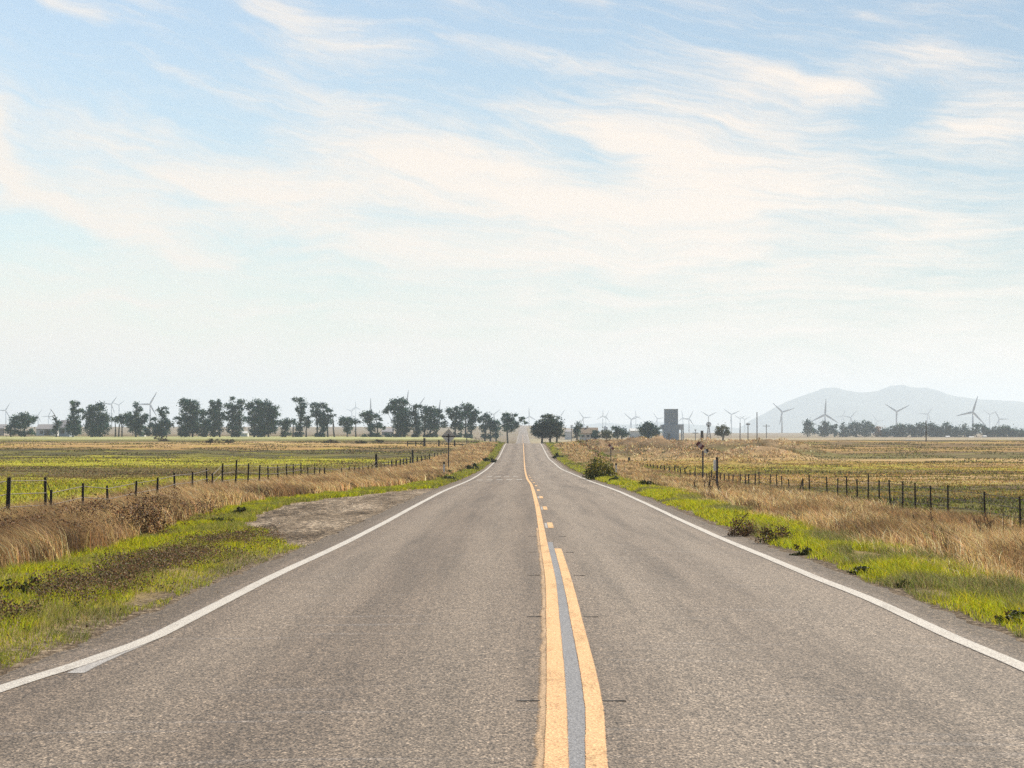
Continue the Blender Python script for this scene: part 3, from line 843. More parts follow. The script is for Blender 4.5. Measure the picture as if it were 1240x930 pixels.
def field_grass(side):
    """short grass cover of the pasture just beyond the fence"""
    n = 180000
    d = sample_d(n, 36, 330, .7)
    px = RNG.uniform(-260, 600, n) if side < 0 else RNG.uniform(700, 1500, n)
    x = (px-VX)/F*d
    m = (x < -11.0) if side < 0 else (x > 14.0)
    m &= vnoise(x/1.7, d/2.6, 141+side) > .22
    x, d = x[m], d[m]; k = len(x)
    big = fbm(x/14, d/22, 143+side)[:, None]
    if side < 0:
        t = pick([(.32, .33, .016), (.46, .43, .022), (.11, .10, .016), (.38, .26, .06)], k, [.36, .3, .18, .16])
        b_ = pick([(.16, .10, .045), (.26, .18, .075), (.10, .09, .03)], k)
        f = np.clip(sstep(.51, .63, big) + np.exp(-((d-215)/30)**2)[:, None]*.8, 0, 1)
    else:
        t = pick([(.13, .16, .018), (.22, .21, .025), (.06, .055, .018), (.05, .036, .02)], k, [.28, .2, .27, .25])
        b_ = pick([(.38, .225, .07), (.46, .30, .10), (.16, .09, .032), (.28, .235, .03)], k)
        f = np.clip(sstep(135, 170, d)[:, None]*sstep(.36, .52, big+.08) + sstep(.55, .65, big)*.7, 0, 1)
    t = t*(1-f) + b_*f
    h = .04 + .09*RNG.random(k) + .10*fbm(x/1.2, d/2, 145)**2
    blades('pasture_grass', x, d, h, px_w(d, .012, .9), t, M_BLADE, 'short patchy pasture grass beyond the %s fence' % ('left' if side < 0 else 'right'), 'grass', (0, 0), .3, .5)


def verge_far():
    """rank weeds on both banks from the dip up to the crest of the road"""
    n = 60000
    d = sample_d(n, 105, 560, .6); s = RNG.random(n) < .5
    off = RNG.random(n)
    x = np.where(s, -3.9-7.5*off, 4.6+9.0*off)
    big = fbm(x/2.5+40*s, d/16, 151)
    m = big > .40
    x, d, s, big, off = x[m], d[m], s[m], big[m], off[m]; k = len(x)
    h = (.10+.9*np.clip(big-.38, 0, 1)*RNG.random(k)*1.7)*(.35+.65*sstep(0, .3, off)) + .25*sstep(430, 500, d)*RNG.random(k)
    br = pick(T_BROWN, k, [.3, .25, .2, .15, .1]); gr = pick([(.12, .15, .025), (.18, .20, .03), (.07, .09, .02), (.24, .24, .04)], k); st = pick(T_STRAW, k)
    w = fbm(x/2.0, d/22, 153)
    nearroad = off < .22
    tone = np.where((w < .44)[:, None] | nearroad[:, None], gr, np.where((w < .60)[:, None], br, st))
    tone = np.where((d > 440)[:, None] & (off < .5)[:, None], gr, tone)
    blades('roadside_weeds', x, d, h, px_w(d, .02, .9), tone, M_STRAW, 'brown and green weeds on the banks where the road dips', 'weeds', (-.15, 0), .3, .45)


green_right(); green_left(); dry_right(); dry_left(); weeds_left(); brush_left(); mound_grass()
field_tufts(-1); field_tufts(1); field_grass(-1); field_grass(1); verge_far()


# ------------------------------------------------------------------ bushes and weeds as things
M_STEM = simple('woody_stem', (.10, .07, .045), .9)
M_DSTEM = simple('dead_stem', (.07, .05, .035), .9)


def bush(name, px, D, w, h, cols, label, cat, n=900, leaf=.03, group=None, stems=14, dx=0, spread=1.0, low=False):
    x = PX(px, D)+dx; z = ground(x, D)
    e = empty(name, (x, D, z-.01), label, cat, group)
    b = MB(); rr = random.Random(px*7+int(D))
    Rr = w*.5; m = max(12, n//26); cl = []
    for k in range(m):
        a = rr.uniform(0, 6.283); r = Rr*math.sqrt(rr.random()); top = h*(1-.75*(r/Rr)**2)*rr.uniform(.75, 1.1)
        cl.append((math.cos(a)*r*1.05, math.sin(a)*r*1.05, top*rr.random()**.55))
    for k in range(stems):
        t = cl[rr.randrange(m)]; t = (t[0]*1.08, t[1]*1.08, max(t[2]*1.18, h*.35))
        rad = max(.0035, D*.0001)
        b.tube([(t[0]*.05, t[1]*.05, 0), (t[0]*.55, t[1]*.55, t[2]*.5), t], [rad*1.5, rad, rad*.4], 5)
    b.build('stems', M_STEM, e)
    q = np.array(cl)[RNG.integers(0, m, n)]
    c = q + RNG.normal(0, 1, (n, 3))*np.array([.085*w, .085*w, .10*h])*spread
    c[:, 2] = np.where(c[:, 2] < .01, RNG.random(n)*.2*h, c[:, 2])
    leaf_cloud('foliage', np.array(c), np.full(n, leaf), pick(cols, n), M_LEAF, parent=e)
    return e


BR = [(.07, .038, .02), (.11, .058, .03), (.04, .025, .014), (.16, .09, .045)]
YG = [(.30, .27, .03), (.20, .19, .025), (.10, .11, .02), (.40, .33, .05), (.05, .06, .018)]
DG = [(.035, .055, .015), (.06, .08, .018), (.028, .035, .012), (.10, .10, .025), (.09, .06, .025)]
RB = [(.12, .068, .034), (.18, .10, .045), (.08, .06, .025), (.28, .17, .075)]
bush('dead_bush', 172, 46.5, .95, .82, BR+T_BROWN[:2], 'dark brown dead bush beside the green grass left of the road', 'bush', 3000, .02, spread=1.4)
bush('dead_bush', 128, 49, 1.5, .75, BR+T_BROWN, 'brown tangled dead bush in the tan grass, left neighbour of the darkest dead bush', 'bush', 1500, .022)
bush('rabbitbrush', 722, 146, 1.75, 1.4, YG, 'big yellow-green flowering bush at the right road edge', 'bush', 2600, .06, dx=.25)
bush('roadside_bush', 900, 46.5, .50, .48, RB, 'round brown bush touching the right road edge', 'bush', 1300, .018)
bush('roadside_bush', 937, 42.6, .62, .36, DG[:1]+RB, 'wide dark green and brown bush nearer than the round brown one at right', 'bush', 1300, .018)
for (px, D, w, h, lab) in [(745, 128, .75, .38, 'dark green weed clump just below the yellow-green bush'), (784, 108, .8, .35, 'dark weed clump in the bright green grass, right of road midway down'),
                           (968, 37.5, .32, .18, 'dark green weed clump at the grass edge below the two right bushes'), (1046, 31.5, .34, .13, 'flat dark green weed clump at middle of the right grass edge'),
                           (1094, 28.3, .2, .08, 'small low weed clump on the right gravel shoulder'), (1226, 22.6, .34, .11, 'dark leafy weed clump at the right frame edge by the gravel'),
                           (541, 168, .9, .45, 'dark weed clump at foot of the white marker post on the left'), (572, 210, 1.1, .6, 'dark weed clump on the left road edge beyond the diamond sign'),
                           (593, 285, 1.3, .7, 'dark weed clump on the left bank, highest up the road'), (271, 55, .45, .22, 'dark leafy weed clump at left tip of gravel pull-out'),
                           (292, 62, .4, .2, 'small dark weed clump at the upper left gravel edge'), (543, 136, .8, .35, 'low dark weed clump on the left road edge below the white marker post'),
                           (20, 26.5, .55, .24, 'dark brown weed clump at left frame edge above the near grass'), (52, 27.6, .5, .25, 'dark brown seedy weed clump second from the left frame edge'),
                           (675, 330, 1.5, .8, 'dark green weed clump on the right bank high up the road')]:
    bush('weed_clump', px, D, w, h, DG if D > 27.9 or px > 300 else BR+DG, lab, 'weed', 420, max(.02, .00042*D), 'dark weed clumps along the road edges', 9)
# small dark shrubs far out in the left pasture
for (px, D, w, h, lab) in [(193, 640, 4.2, 1.5, 'dark low bush alone in the left pasture below the fourth tree gap'), (259, 560, 3, 1.1, 'dark low bush at left end of the bush line below the big trees'),
                           (275, 565, 3.4, 1.2, 'second dark low bush in the line below the big round tree'), (400, 560, 3.2, 1.0, 'dark low bush in the left pasture below the lone umbrella tree'),
                           (437, 560, 3.0, .9, 'brown low bush in the left pasture left of the far rail fence'), (458, 575, 2.6, .9, 'small brown bush nearest the far rail fence')]:
    bush('pasture_bush', px, D, w, h, DG+BR, lab, 'bush', 420, .16, 'low dark bushes in the left pasture', 8)


def stalks(px, D, w, h, n, label):
    x = PX(px, D); z = ground(x, D); e = empty('dead_weed', (x, D, z-.01), label, 'dead weed', 'leafless dead weeds right of the road')
    rr = random.Random(px)
    for k in range(n):
        b = MB(); bx = rr.uniform(-.5, .5)*w; tx = bx+rr.uniform(-.5, .2)*h*.8; hh = h*rr.uniform(.6, 1)
        p0 = np.array((bx, rr.uniform(-.2, .2), 0)); p2 = np.array((tx, rr.uniform(-.3, .3), hh)); p1 = (p0+p2)/2+np.array((rr.uniform(-.05, .05), 0, .04))
        rad = .00017*D
        b.tube([p0, p1, p2], [rad, rad*.8, rad*.4], 5)
        for j in range(6):
            u = rr.uniform(.35, .95); q = p0*(1-u)+p2*u
            b.tube([q, q+np.array((rr.uniform(-.3, .3), rr.uniform(-.2, .2), rr.uniform(.05, .3)))*h*.5], [rad*.6, rad*.3], 4)
        b.build('stalk', M_DSTEM, e)


stalks(1205, 52, 1.0, .95, 6, 'tall leafless dead weed at right frame edge before the fence')
stalks(866, 92, .9, 1.1, 5, 'leafless dead weed stalks leaning below the dark post')
stalks(848, 98, 1.4, .8, 6, 'low row of bare stalks above the bright green grass, left of the dark post')
stalks(1128, 60, .6, .8, 3, 'thin bare weed in front of the right fence middle')


# ------------------------------------------------------------------ fences
M_POST = simple('weathered_post', (.034, .028, .024), .9, .4, 9)
M_WIRE = simple('rusty_wire', (.10, .08, .07), .6, .2, 20, .6)


def fence(name, label, posts, wires=3, xf=None):
    """posts: (x, D, top z, half width, lean)"""
    e = empty(name, (posts[0][0], posts[0][1], ground(posts[0][0], posts[0][1])), label, 'fence')
    ox, oy, oz = e.location
    for (x, D, zt, r, ln) in posts:
        zg = ground(x, D)-.25
        b = MB()
        b.tube([(x-ox, D-oy, zg-oz), (x-ox+ln*.5, D-oy, (zg+zt)/2-oz), (x-ox+ln, D-oy, zt-oz)], [r*1.05, r, r*.9], 6)
        b.build('post', M_POST, e)
    for k in range(wires):
        b = MB(); pts = []
        for (x, D, zt, r, ln) in sorted(posts, key=lambda p: p[1]):
            pts.append((x-ox, D-oy, min(zt, ground(x, D)+1.15)-.08-.28*k-oz))
        b.tube(pts, .009, 4); b.build('wire', M_WIRE, e)
    return e


LX, RX = -11.0, 14.5
rr = random.Random(3)
left_posts = []
for px, top in [(-222, 616), (-128, 601), (-52, 589), (8, 578), (55.7, 578), (61.5, 593), (100, 585), (131, 588), (163, 582), (189.5, 578), (212.5, 572.5), (232.5, 571), (251.5, 567), (257, 573), (268, 561), (284.6, 557), (299.7, 561), (313, 563), (325.4, 564), (337, 563.5),
                (347, 562), (355.4, 561.5), (364.5, 560), (372.4, 565.5), (380, 565), (386, 566), (391.6, 566), (394, 566.5), (412.5, 567), (422.6, 565), (429.7, 565), (434.6, 565), (440, 564), (445, 563.5), (450, 562.5), (456, 550), (461, 560),
                (466, 559.5), (471, 558), (474.5, 557), (479, 557), (484, 556.5), (489, 555), (493, 554.5), (497, 553), (500, 545), (505, 553), (510, 552), (515, 551), (520, 550), (526, 548), (530, 548), (534, 547), (537, 547.5), (541, 546.5), (545, 546), (549, 545), (553, 544), (560, 538.5), (565.5, 530.5), (567, 533), (571, 533.5), (574, 532), (576.5, 529.8), (580, 531.5), (584, 532)]:
    D = LX*F/(px-VX); r = .05 if px < 15 else (.11 if px in (456, 500, 560, 565.5, 576.5) else .036)
    if D > 200: r = max(r, .075)
    x = LX + rr.uniform(-.08, .08)
    zt = PZ(top, D)
    left_posts.append((PX(px, D), D, zt, r, rr.uniform(-.05, .07)))
fence('post_and_wire_fence', 'dark leaning post and wire fence along the left pasture', left_posts)
right_posts = []
for px, top in [(1440, 628), (1350, 615), (1285, 606), (1235, 601), (1192, 595), (1147, 587), (1127, 588), (1108, 584.6), (1092, 583), (1078, 581), (1064, 581.5), (1050.5, 574), (1038, 580), (1025.5, 576.5), (1013.5, 579), (1001.5, 577), (980.4, 574), (972, 579), (965, 581), (955.8, 580), (946.7, 576),
                (940.7, 574), (932, 574), (919, 571), (913.8, 573), (907, 574), (902.6, 575.5), (896, 574), (887, 575), (882.6, 574), (877.4, 574), (872.6, 572), (861.3, 569), (856, 573), (850, 572), (841.2, 566), (835.8, 569), (829.6, 566.5), (823.6, 567.5), (820.7, 568), (816.5, 564.5), (810.6, 565.5),
                (804.8, 563.5), (800, 564), (796, 563.5), (791.6, 563.5), (787.7, 562), (784, 562), (779, 561), (775, 560.5), (771, 560), (762, 554), (757, 558), (752, 557)]:
    D = RX*F/(px-VX); r = .034 if D < 150 else max(.045, D*.00028)
    if px == 762: r = .2
    ln = rr.uniform(-.07, .05)
    if px == 965: ln = .28
    right_posts.append((PX(px, D), D, PZ(top, D), r, ln))
fence('post_and_wire_fence', 'dark thin post and wire fence along the right field', right_posts)
# rail fence far across the left pasture
e = empty('rail_fence', (PX(514, 470), 470, ground(PX(514, 470), 470)), 'weathered post and rail fence crossing the left pasture behind the diamond sign', 'fence')
ox, oy, oz = e.location
for px, top, r in [(493.5, 535, .11), (503.5, 534, .12), (514, 530.5, .24), (531.5, 533, .16), (550.5, 533, .16)]:
    b = MB(); x = PX(px, 470); b.tube([(x-ox, 0, ground(x, 470)-.2-oz), (x-ox, 0, PZ(top, 470)-oz)], [r, r*.9], 7); b.build('post', M_POST, e)
for za, zb in ((534.5, 535), (537.5, 537.8)):
    b = MB(); b.tube([(PX(493, 470)-ox, 0, PZ(za, 470)-oz), (PX(514, 470)-ox, 0, PZ(zb, 470)-oz)], .07, 6); b.build('rail', M_POST, e)
b = MB(); b.tube([(PX(508, 470)-ox, 0, PZ(538, 470)-oz), (PX(514, 470)-ox, 0, PZ(533, 470)-oz)], .07, 6); b.build('brace', M_POST, e)
b = MB(); b.tube([(PX(514, 470)-ox, 0, PZ(537.5, 470)-oz), (PX(566, 470)-ox, 0, PZ(538, 470)-oz)], .05, 6); b.build('rail', M_POST, e)


# ------------------------------------------------------------------ signs and marker posts
M_GALV = simple('galvanised_steel', (.56, .52, .48), .55, .15, 14, .1)
M_GALV2 = simple('pale_steel', (.72, .70, .64), .55, .12, 14, .2)
M_WHITE = simple('white_plastic', (.72, .70, .66), .5, .08)
M_BLACK = simple('black_band', (.02, .02, .02), .6)
M_RED = simple('dark_red_paint', (.16, .03, .03), .6, .2, 12)
M_PINK = simple('faded_white_paint', (.50, .38, .36), .6, .15, 12)
M_DPOST = simple('dark_steel_post', (.045, .035, .04), .7, .2, 12)


def rot_rect(cx, cz, w, h, ang):
    c, s = math.cos(R(ang)), math.sin(R(ang))
    return [(cx+u*c-v*s, cz+u*s+v*c) for u, v in ((-w/2, -h/2), (w/2, -h/2), (w/2, h/2), (-w/2, h/2))]


D = 193; x = PX(543.2, D); zg = ground(x, D)
e = empty('diamond_sign', (x, D, zg), 'grey bare back of a diamond road sign on a post left of the road', 'road sign')
zc = PZ(528.3, D)-zg; hd = 8.9/F*D
b = MB(); b.tube([(0, .05, -.3), (0, .05, zc+hd*.3)], .045, 8); b.build('sign_post', M_DPOST, e)
b = MB(); b.prism([(-hd, zc), (hd, zc), (0, zc+hd)], 'y', .1, .115); b.build('upper_plate', M_GALV, e)
b = MB(); b.prism([(-hd, zc-.012), (0, zc-hd), (hd, zc-.012)], 'y', .1, .115); b.build('lower_plate', M_GALV2, e)
b = MB(); b.box(-hd*.93, hd*.93, .072, .098, zc-.05, zc+.03); b.build('brace', M_DPOST, e)


def delineator(px, D, h, label):
    x = PX(px, D); zg = ground(x, D); e = empty('marker_post', (x, D, zg), label, 'marker post', 'white roadside marker posts')
    b = MB(); b.box(-.06, .06, -.02, .02, -.2, h*.84); b.build('post', M_WHITE, e, .008)
    b = MB(); b.box(-.063, .063, -.023, .023, h*.842, h); b.build('cap', M_BLACK, e, .008)


delineator(537.7, 160, 1.02, 'white marker post with black top left of the road by the diamond sign')
delineator(746, 165, .95, 'white marker post with dark top behind the yellow-green bush')


def striped(px, D, ptop, pbot, cx, cz, w, h, ang, label, disc):
    x = PX(px, D); zg = ground(x, D); e = empty('striped_sign', (x, D, zg), label, 'road sign', 'red and white striped warning boards')
    sc = D/F
    b = MB(); b.tube([(0, .04, -.3), (0, .04, PZ(ptop, D)-zg)], .06, 8); b.build('sign_post', M_DPOST, e)
    ux, uz = (cx-px)*sc, PZ(cz, D)-zg
    n = 3
    b1, b2 = MB(), MB()
    c, s = math.cos(R(ang)), math.sin(R(ang))
    for k in range(n):
        off = (k-(n-1)/2)*w*sc/n
        (b1 if k % 2 == 0 else b2).prism(rot_rect(ux+off*c, uz+off*s, w*sc/n-.004, h*sc, ang), 'y', -.02, .0)
    b1.build('red_stripe', M_RED, e); b2.build('white_stripe', M_PINK, e)
    if disc:
        b = MB(); dx, dz, r = (855-px)*sc, PZ(546.3, D)-zg, 2.9*sc
        b.prism([(dx+r*math.cos(t*math.pi/10), dz+r*math.sin(t*math.pi/10)) for t in range(20)], 'y', -.06, -.03); b.build('round_plate', M_GALV2, e)
        b = MB(); b.prism(rot_rect(dx+r*.45, dz+.05, r*.8, r*1.3, 20), 'y', -.075, -.064); b.build('dark_patch', M_BLACK, e)


striped(851, 172, 546, 579, 847.6, 539.4, 9.6, 6.0, -42, 'red and white striped board with a round pale plate below, before the right fence', True)
striped(739.7, 300, 541, 553, 740, 541.2, 8.2, 3.0, -45, 'small red and white striped board far behind the yellow-green bush', False)
D = 116; x = PX(868, D); zg = ground(x, D)
e = empty('sign_post', (x, D, zg), 'thick dark post with a white plate seen edge-on in the right grass', 'sign')
b = MB(); b.box(-.055, .055, -.055, .055, -.3, PZ(553.5, D)-zg); b.build('post', M_DPOST, e, .01)
b = MB(); b.box(-.15, -.06, -.25, .25, PZ(570, D)-zg, PZ(557, D)-zg); b.build('plate', M_WHITE, e, .01)


# ------------------------------------------------------------------ trees
M_BARK = simple('bark', (.07, .062, .055), .9, .3, 2)
EU = [(.013, .072, .070), (.020, .094, .086), (.038, .118, .088), (.009, .048, .054), (.080, .150, .082)]
OLIVE = [(.06, .085, .03), (.08, .10, .035), (.045, .06, .022), (.11, .12, .045)]
AUT = [(.30, .15, .06), (.36, .20, .09), (.24, .11, .05)]


def tree(label, lobes, base, D, cols=EU, trunks=None, dens=1.0, name='eucalyptus_tree', group='trees of the left windbreak', leafpx=1.7, bare=None):
    sc = D/F
    bx = trunks[0] if trunks else sum(l[0]*l[2]*l[3] for l in lobes)/sum(l[2]*l[3] for l in lobes)
    x0 = PX(bx, D); zg = ground(x0, D)
    e = empty(name, (x0, D, zg), label, 'tree', group)
    P = lambda px, py: np.array(((px-bx)*sc, 0, PZ(py, D)-zg))
    b = MB(); rr = random.Random(int(bx*10))
    low = min(l[1] for l in lobes); top_low = max(l[1] for l in lobes)
    ts = trunks or [bx]
    rad = .30 + .25*sc
    for i, t in enumerate(ts):
        best = min(lobes, key=lambda l: abs(l[0]-t)*1.5+abs(l[1]-low)*.2)
        p0 = P(t, base); p0[2] = -.3; p1 = P(t+(best[0]-t)*.35+rr.uniform(-1, 1), (base+best[1])/2+2); p2 = P(best[0], best[1])
        b.tube([p0, p1, p2], [rad, rad*.7, rad*.25], 7)
    for l in lobes:
        t = min(ts, key=lambda q: abs(q-l[0]))
        p0 = P(t+(l[0]-t)*.12, base-(base-l[1])*.45); p2 = P(l[0], l[1]); p2[1] = rr.uniform(-1, 1)*l[2]*sc*.5
        p1 = (p0+p2)/2+np.array((0, 0, -.3))
        b.tube([p0, p1, p2], [rad*.34, rad*.24, rad*.08], 5)
    for br in (bare or []):
        pts = [P(*q) for q in br]; b.tube(pts, [rad*(.75-.6*i/(len(pts)-1)) for i in range(len(pts))], 5)
    b.build('trunk', M_BARK, e)
    cen, tn = [], []
    for l in lobes:
        px, py, rx, ry = l[:4]; rx *= 1.34; ry *= 1.10
        c = P(px, py); c[1] = rr.uniform(-.5, .5)*rx*sc
        n = int((40+rx*ry*15)*dens)
        # each lobe is a handful of twig clusters, so its outline is uneven
        m = max(7, int(rx*ry*.95))
        q = RNG.normal(size=(m, 3)); q /= np.linalg.norm(q, axis=1)[:, None]
        q *= (RNG.random((m, 1))**.45)*np.array([rx, rx*.95, ry])*sc*1.0
        k = RNG.integers(0, m, n)
        pt = c + q[k] + RNG.normal(0, 1, (n, 3))*sc*np.array([1.15, 1.15, .85])*min(1.0, (rx+ry)/9)*(1+.9*(RNG.random((n, 1)) < .22))
        col = np.array(cols)[RNG.integers(0, len(cols), m)][k]*(1+RNG.normal(0, .2, (n, 1)))
        cen.append(pt); tn.append(np.clip(col, .006, .6))
    cen = np.concatenate(cen); tn = np.concatenate(tn)
    cen[:, 2] = np.maximum(cen[:, 2], .15)
    leaf_cloud('crown', cen, np.full(len(cen), leafpx*sc*.52), tn, M_TREE, parent=e)
    return e


LT = [
 ('broad low tree at far left with a round bush at its foot', [(17,508,5,5),(27,505,7,6),(36,509,6,5),(42,508,3,3),(26,514,8,6),(12,520,6,7),(20,516,5,4)], 527.5, 1010, [29.5, 13]),
 ('thin half-dead tree with bare leaning branches between barn and first broad tree', [(68,517,3,6),(71,512,2.5,4),(65,522,3.5,4),(67,508,1.5,3)], 527, 1010, [68]),
 ('tall narrow-topped tree right beside the blue-grey barn', [(87,488,3.2,3),(93,489,2.6,2.6),(89,496,2.8,7),(96,498,3.5,3.5),(89,509,6,9),(87,518,7,8),(92,520,6,6)], 527.5, 1000, [88]),
 ('wide tree with two rounded tops, second tall one from the left', [(110,495,5,5),(121,492,5,4.5),(107,505,7,8),(118,504,8,9),(127,506,5,8),(112,518,9,9),(124,518,8,8)], 528, 995, [112, 121]),
 ('flat-topped small tree on three thin trunks', [(139,508,5,3.5),(146,507,4,3.5),(153,503,5,4),(149,510,4,4),(157,505,3,3)], 528, 1000, [139.5, 143.5, 147.5]),
 ('forked tree with a thin tall top, left of the clearest turbine', [(165,491,3,3.5),(168,496,3,4),(165,502,3.6,5),(176,504,3.5,4),(173,509,4,4),(161,513,6,7),(168,513,6,8),(164,521,7,5),(158,509,4,4)], 528, 990, [164]),
 ('bushy-based tree with a small ragged top, right of the clearest turbine', [(194,497,3.2,3),(200,495,2,2.4),(203,499,1.6,1.6),(197,503,3.2,5),(185,507,3.6,2.2),(188,516,6,5),(198,514,6,7),(205,514,4.5,5),(194,522,10,5),(178,521,3,4)], 528.5, 985, [196]),
 ('tall full tree with side tufts on its left, ninth gap from the left', [(225,488,6.5,5),(234,490,5.5,5),(228,497,7.5,6),(236,499,6.5,7),(226,508,8.5,8),(235,512,7.5,9),(216,507,3.6,2.2),(217,512,2.6,2),(226,520,8,6),(238,520,7,6)], 528.8, 985, [224, 233]),
 ('slim lower tree squeezed between two tall full trees', [(247,500,3.6,4),(245,510,4.5,6),(250,514,4.5,6),(248,521,4,5)], 529, 990, [247]),
 ('tall tree with twin small tufts on top', [(257,488,3,3.2),(265,487,2.8,3),(261,493,5.5,5),(258,502,6.5,8),(266,505,6.5,9),(261,516,8.5,10)], 529, 985, [259, 266]),
 ('tall tree with one single tuft sticking up', [(282,484,2.2,2.8),(290,487,4.6,3.2),(279,492,5.5,4),(287,495,6.5,5),(280,503,6.5,7),(289,508,6.5,8),(284,518,8,9)], 529, 985, [281, 289]),
 ('biggest round dense tree of the left windbreak', [(303,491,5,4),(313,488,6,4),(323,489,5,4),(330,494,5,5),(308,497,8,6),(319,497,9,7),(328,502,8,7),(306,508,8,8),(318,510,10,10),(329,512,6,8),(312,520,9,6),(326,521,8,5)], 529.3, 980, [308, 316, 325]),
 ('short tree in the gap right of the biggest round tree', [(341,512,4.6,4),(347,512,4.6,5),(355,510,3.6,3),(346,519,4.6,5)], 529.5, 985, [346, 355]),
 ('tall thin tree with a bent top leaning left', [(357,484,2.6,2.2),(364,485,3.6,3.2),(366,491,3.6,5),(360,496,2.6,3),(366,502,3.6,8),(372,510,4.6,8),(362,516,4.6,6)], 529.7, 980, [364, 371]),
 ('airy round-headed tree beside the bent-topped one', [(383,492,4.6,4),(391,491,3.6,4),(397,497,3.6,3.2),(382,500,5.5,6),(391,503,4.6,6),(388,512,5.5,7),(397,510,4.6,6),(403,503,3.6,1.8),(393,519,3.6,5)], 530, 980, [384, 391, 397, 405]),
 ('low umbrella-shaped tree with open space underneath', [(416,508,5.5,3),(424,508,5.5,3),(431,511,3.6,2.3),(420,513,7.5,4),(421,520,4.6,5),(412,512,2.8,2.3)], 530, 975, [421, 431]),
 ('medium tree with a drooping right-hand branch', [(440,502,3.8,2.8),(447,501,4.8,4),(455,504,3.8,2.8),(447,509,5.6,6),(450,518,3.8,6),(460,508,2.2,1.8),(458,516,4.6,4),(464,518,2.8,1.8)], 530.3, 975, [449, 457]),
 ('tallest dense tree near the middle with an arching left branch', [(468,498,3.6,3.6),(472,494,3.6,3.2),(478,487,4.8,3.2),(486,485,5.6,2.8),(491,487,3,2.4),(482,494,8.5,7),(488,502,9.5,9),(484,513,7.5,10),(491,514,7.5,9),(488,522,6,6)], 530.8, 960, [481, 490]),
 ('narrow upright tree at the right flank of the arching tall tree', [(503,492,2.8,2.8),(501,499,3.6,5),(504,508,3.6,8),(506,518,4.6,8)], 531, 960, [505]),
 ('wide airy tree behind the diamond sign, on its left', [(508,491,2.8,1.8),(515,496,4.6,3.8),(523,496,4.6,3.8),(530,498,3.6,3.6),(516,504,5.5,6),(525,506,6.5,7),(517,515,5.5,8),(526,516,5.5,7),(534,504,3.6,2.6),(536,514,4.6,3.6)], 531, 955, [514, 520, 528]),
 ('open-crowned tree just right of the diamond sign', [(544,497,3.8,3.2),(553,495,3.8,2.8),(548,503,5.5,5),(556,504,5.5,6),(551,514,4.6,7),(558,515,3.8,6)], 531, 955, [551, 558]),
 ('tall open tree, second right of the diamond sign', [(563,492,5.6,3.6),(570,494,3.8,3.8),(576,500,4.6,3.6),(566,501,6.5,6),(573,507,5.5,6),(570,516,4.6,7)], 531, 950, [564, 571]),
 ('light ragged tree third right of the diamond sign', [(588,504,4.6,3.2),(583,509,3.8,3.8),(592,510,4.6,3.8),(586,517,3.8,6),(594,516,4.6,5)], 531, 950, [587, 594]),
 ('small pale tree left of the last tree before the road', [(601,513,4.6,3.8),(600,519,4.6,5)], 531, 950, [601]),
 ('dark spreading tree with long right branches at the left of the road end', [(614,503,5.6,2.8),(624,503,3.8,1.4),(614,509,6.5,5),(621,510,4.6,3.8),(632,506,2.8,1.6),(636,512,2.6,1.4),(616,517,6.5,7),(625,515,3.8,2.8),(631,509,2.6,1.8)], 530.5, 900, [615]),
]
for i, (lab, lob, base, D, tr) in enumerate(LT):
    if i not in (1, 4, 15, 24):
        xa, xb = min(l[0] for l in lob)+2, max(l[0] for l in lob)-2
        q = random.Random(i)
        lob = lob + [(q.uniform(xa, xb), base-q.uniform(2, 4.5), q.uniform(2.6, 4.2), q.uniform(2.2, 3.4)) for k in range(max(2, int((xb-xa)/(5 if i < 19 else 8))))]
    bare = [[(68, 524), (69, 512), (66, 503), (62, 497), (60, 495)], [(68, 510), (63, 504), (58, 504.5)], [(66.5, 504), (63, 503)]] if i == 1 else None
    tree(lab, lob, base, D, EU, tr, 1.0, bare=bare)
tree('round dark green tree clump right of the road end', [(660,504,3.6,1.8),(667,505,4.6,2.6),(658,513,8,6),(668,511,9,7),(662,519,12,7),(676,518,6.5,7),(650,517,5,5),(654,525,8,5),(666,526,9,5),(675,525,7,5),(648,523,4,4)], 530.5, 720, EU+OLIVE, [656, 666, 674], 1.0, 'round_tree', 'trees right of the road')
RT = [('slim grey-green tree against the left end of the brown-roofed house', [(699,517,3.6,5.5),(698,525,3.6,5)], 531, 880, [699], EU),
      ('small round dark tree in front of the brown-roofed house', [(721,525,4,3.8),(721,528,4,2.6)], 531.5, 850, [721], EU),
      ('low green tree right of the brown-roofed house', [(734,524,4.6,3.6),(735,527,5.6,3.6)], 531.5, 850, [735], OLIVE),
      ('dark spreading tree midway between house and grain elevator', [(747,519,4.6,3.2),(753,523,4.6,3.8),(746,526,4.8,3.4),(758,527,2.8,2.8)], 531, 860, [747, 753], EU),
      ('broad dark tree close to the left side of the grain elevator', [(784,514,3.8,2.8),(779,519,5.6,4.6),(789,519,7,5.6),(786,526,8.5,4.6),(796,524,4.6,3.8)], 531, 880, [783, 790], EU),
      ('small round green tree alone right of the grain elevator', [(874,519,6,3.6),(870,524,3.8,3.2),(880,524,3.8,3.2),(875,526.5,2.5,2)], 533, 820, [875], OLIVE)]
for lab, lob, base, D, tr, cols in RT:
    tree(lab, lob, base, D, cols, tr, 1.1, 'small_tree', 'trees right of the road')
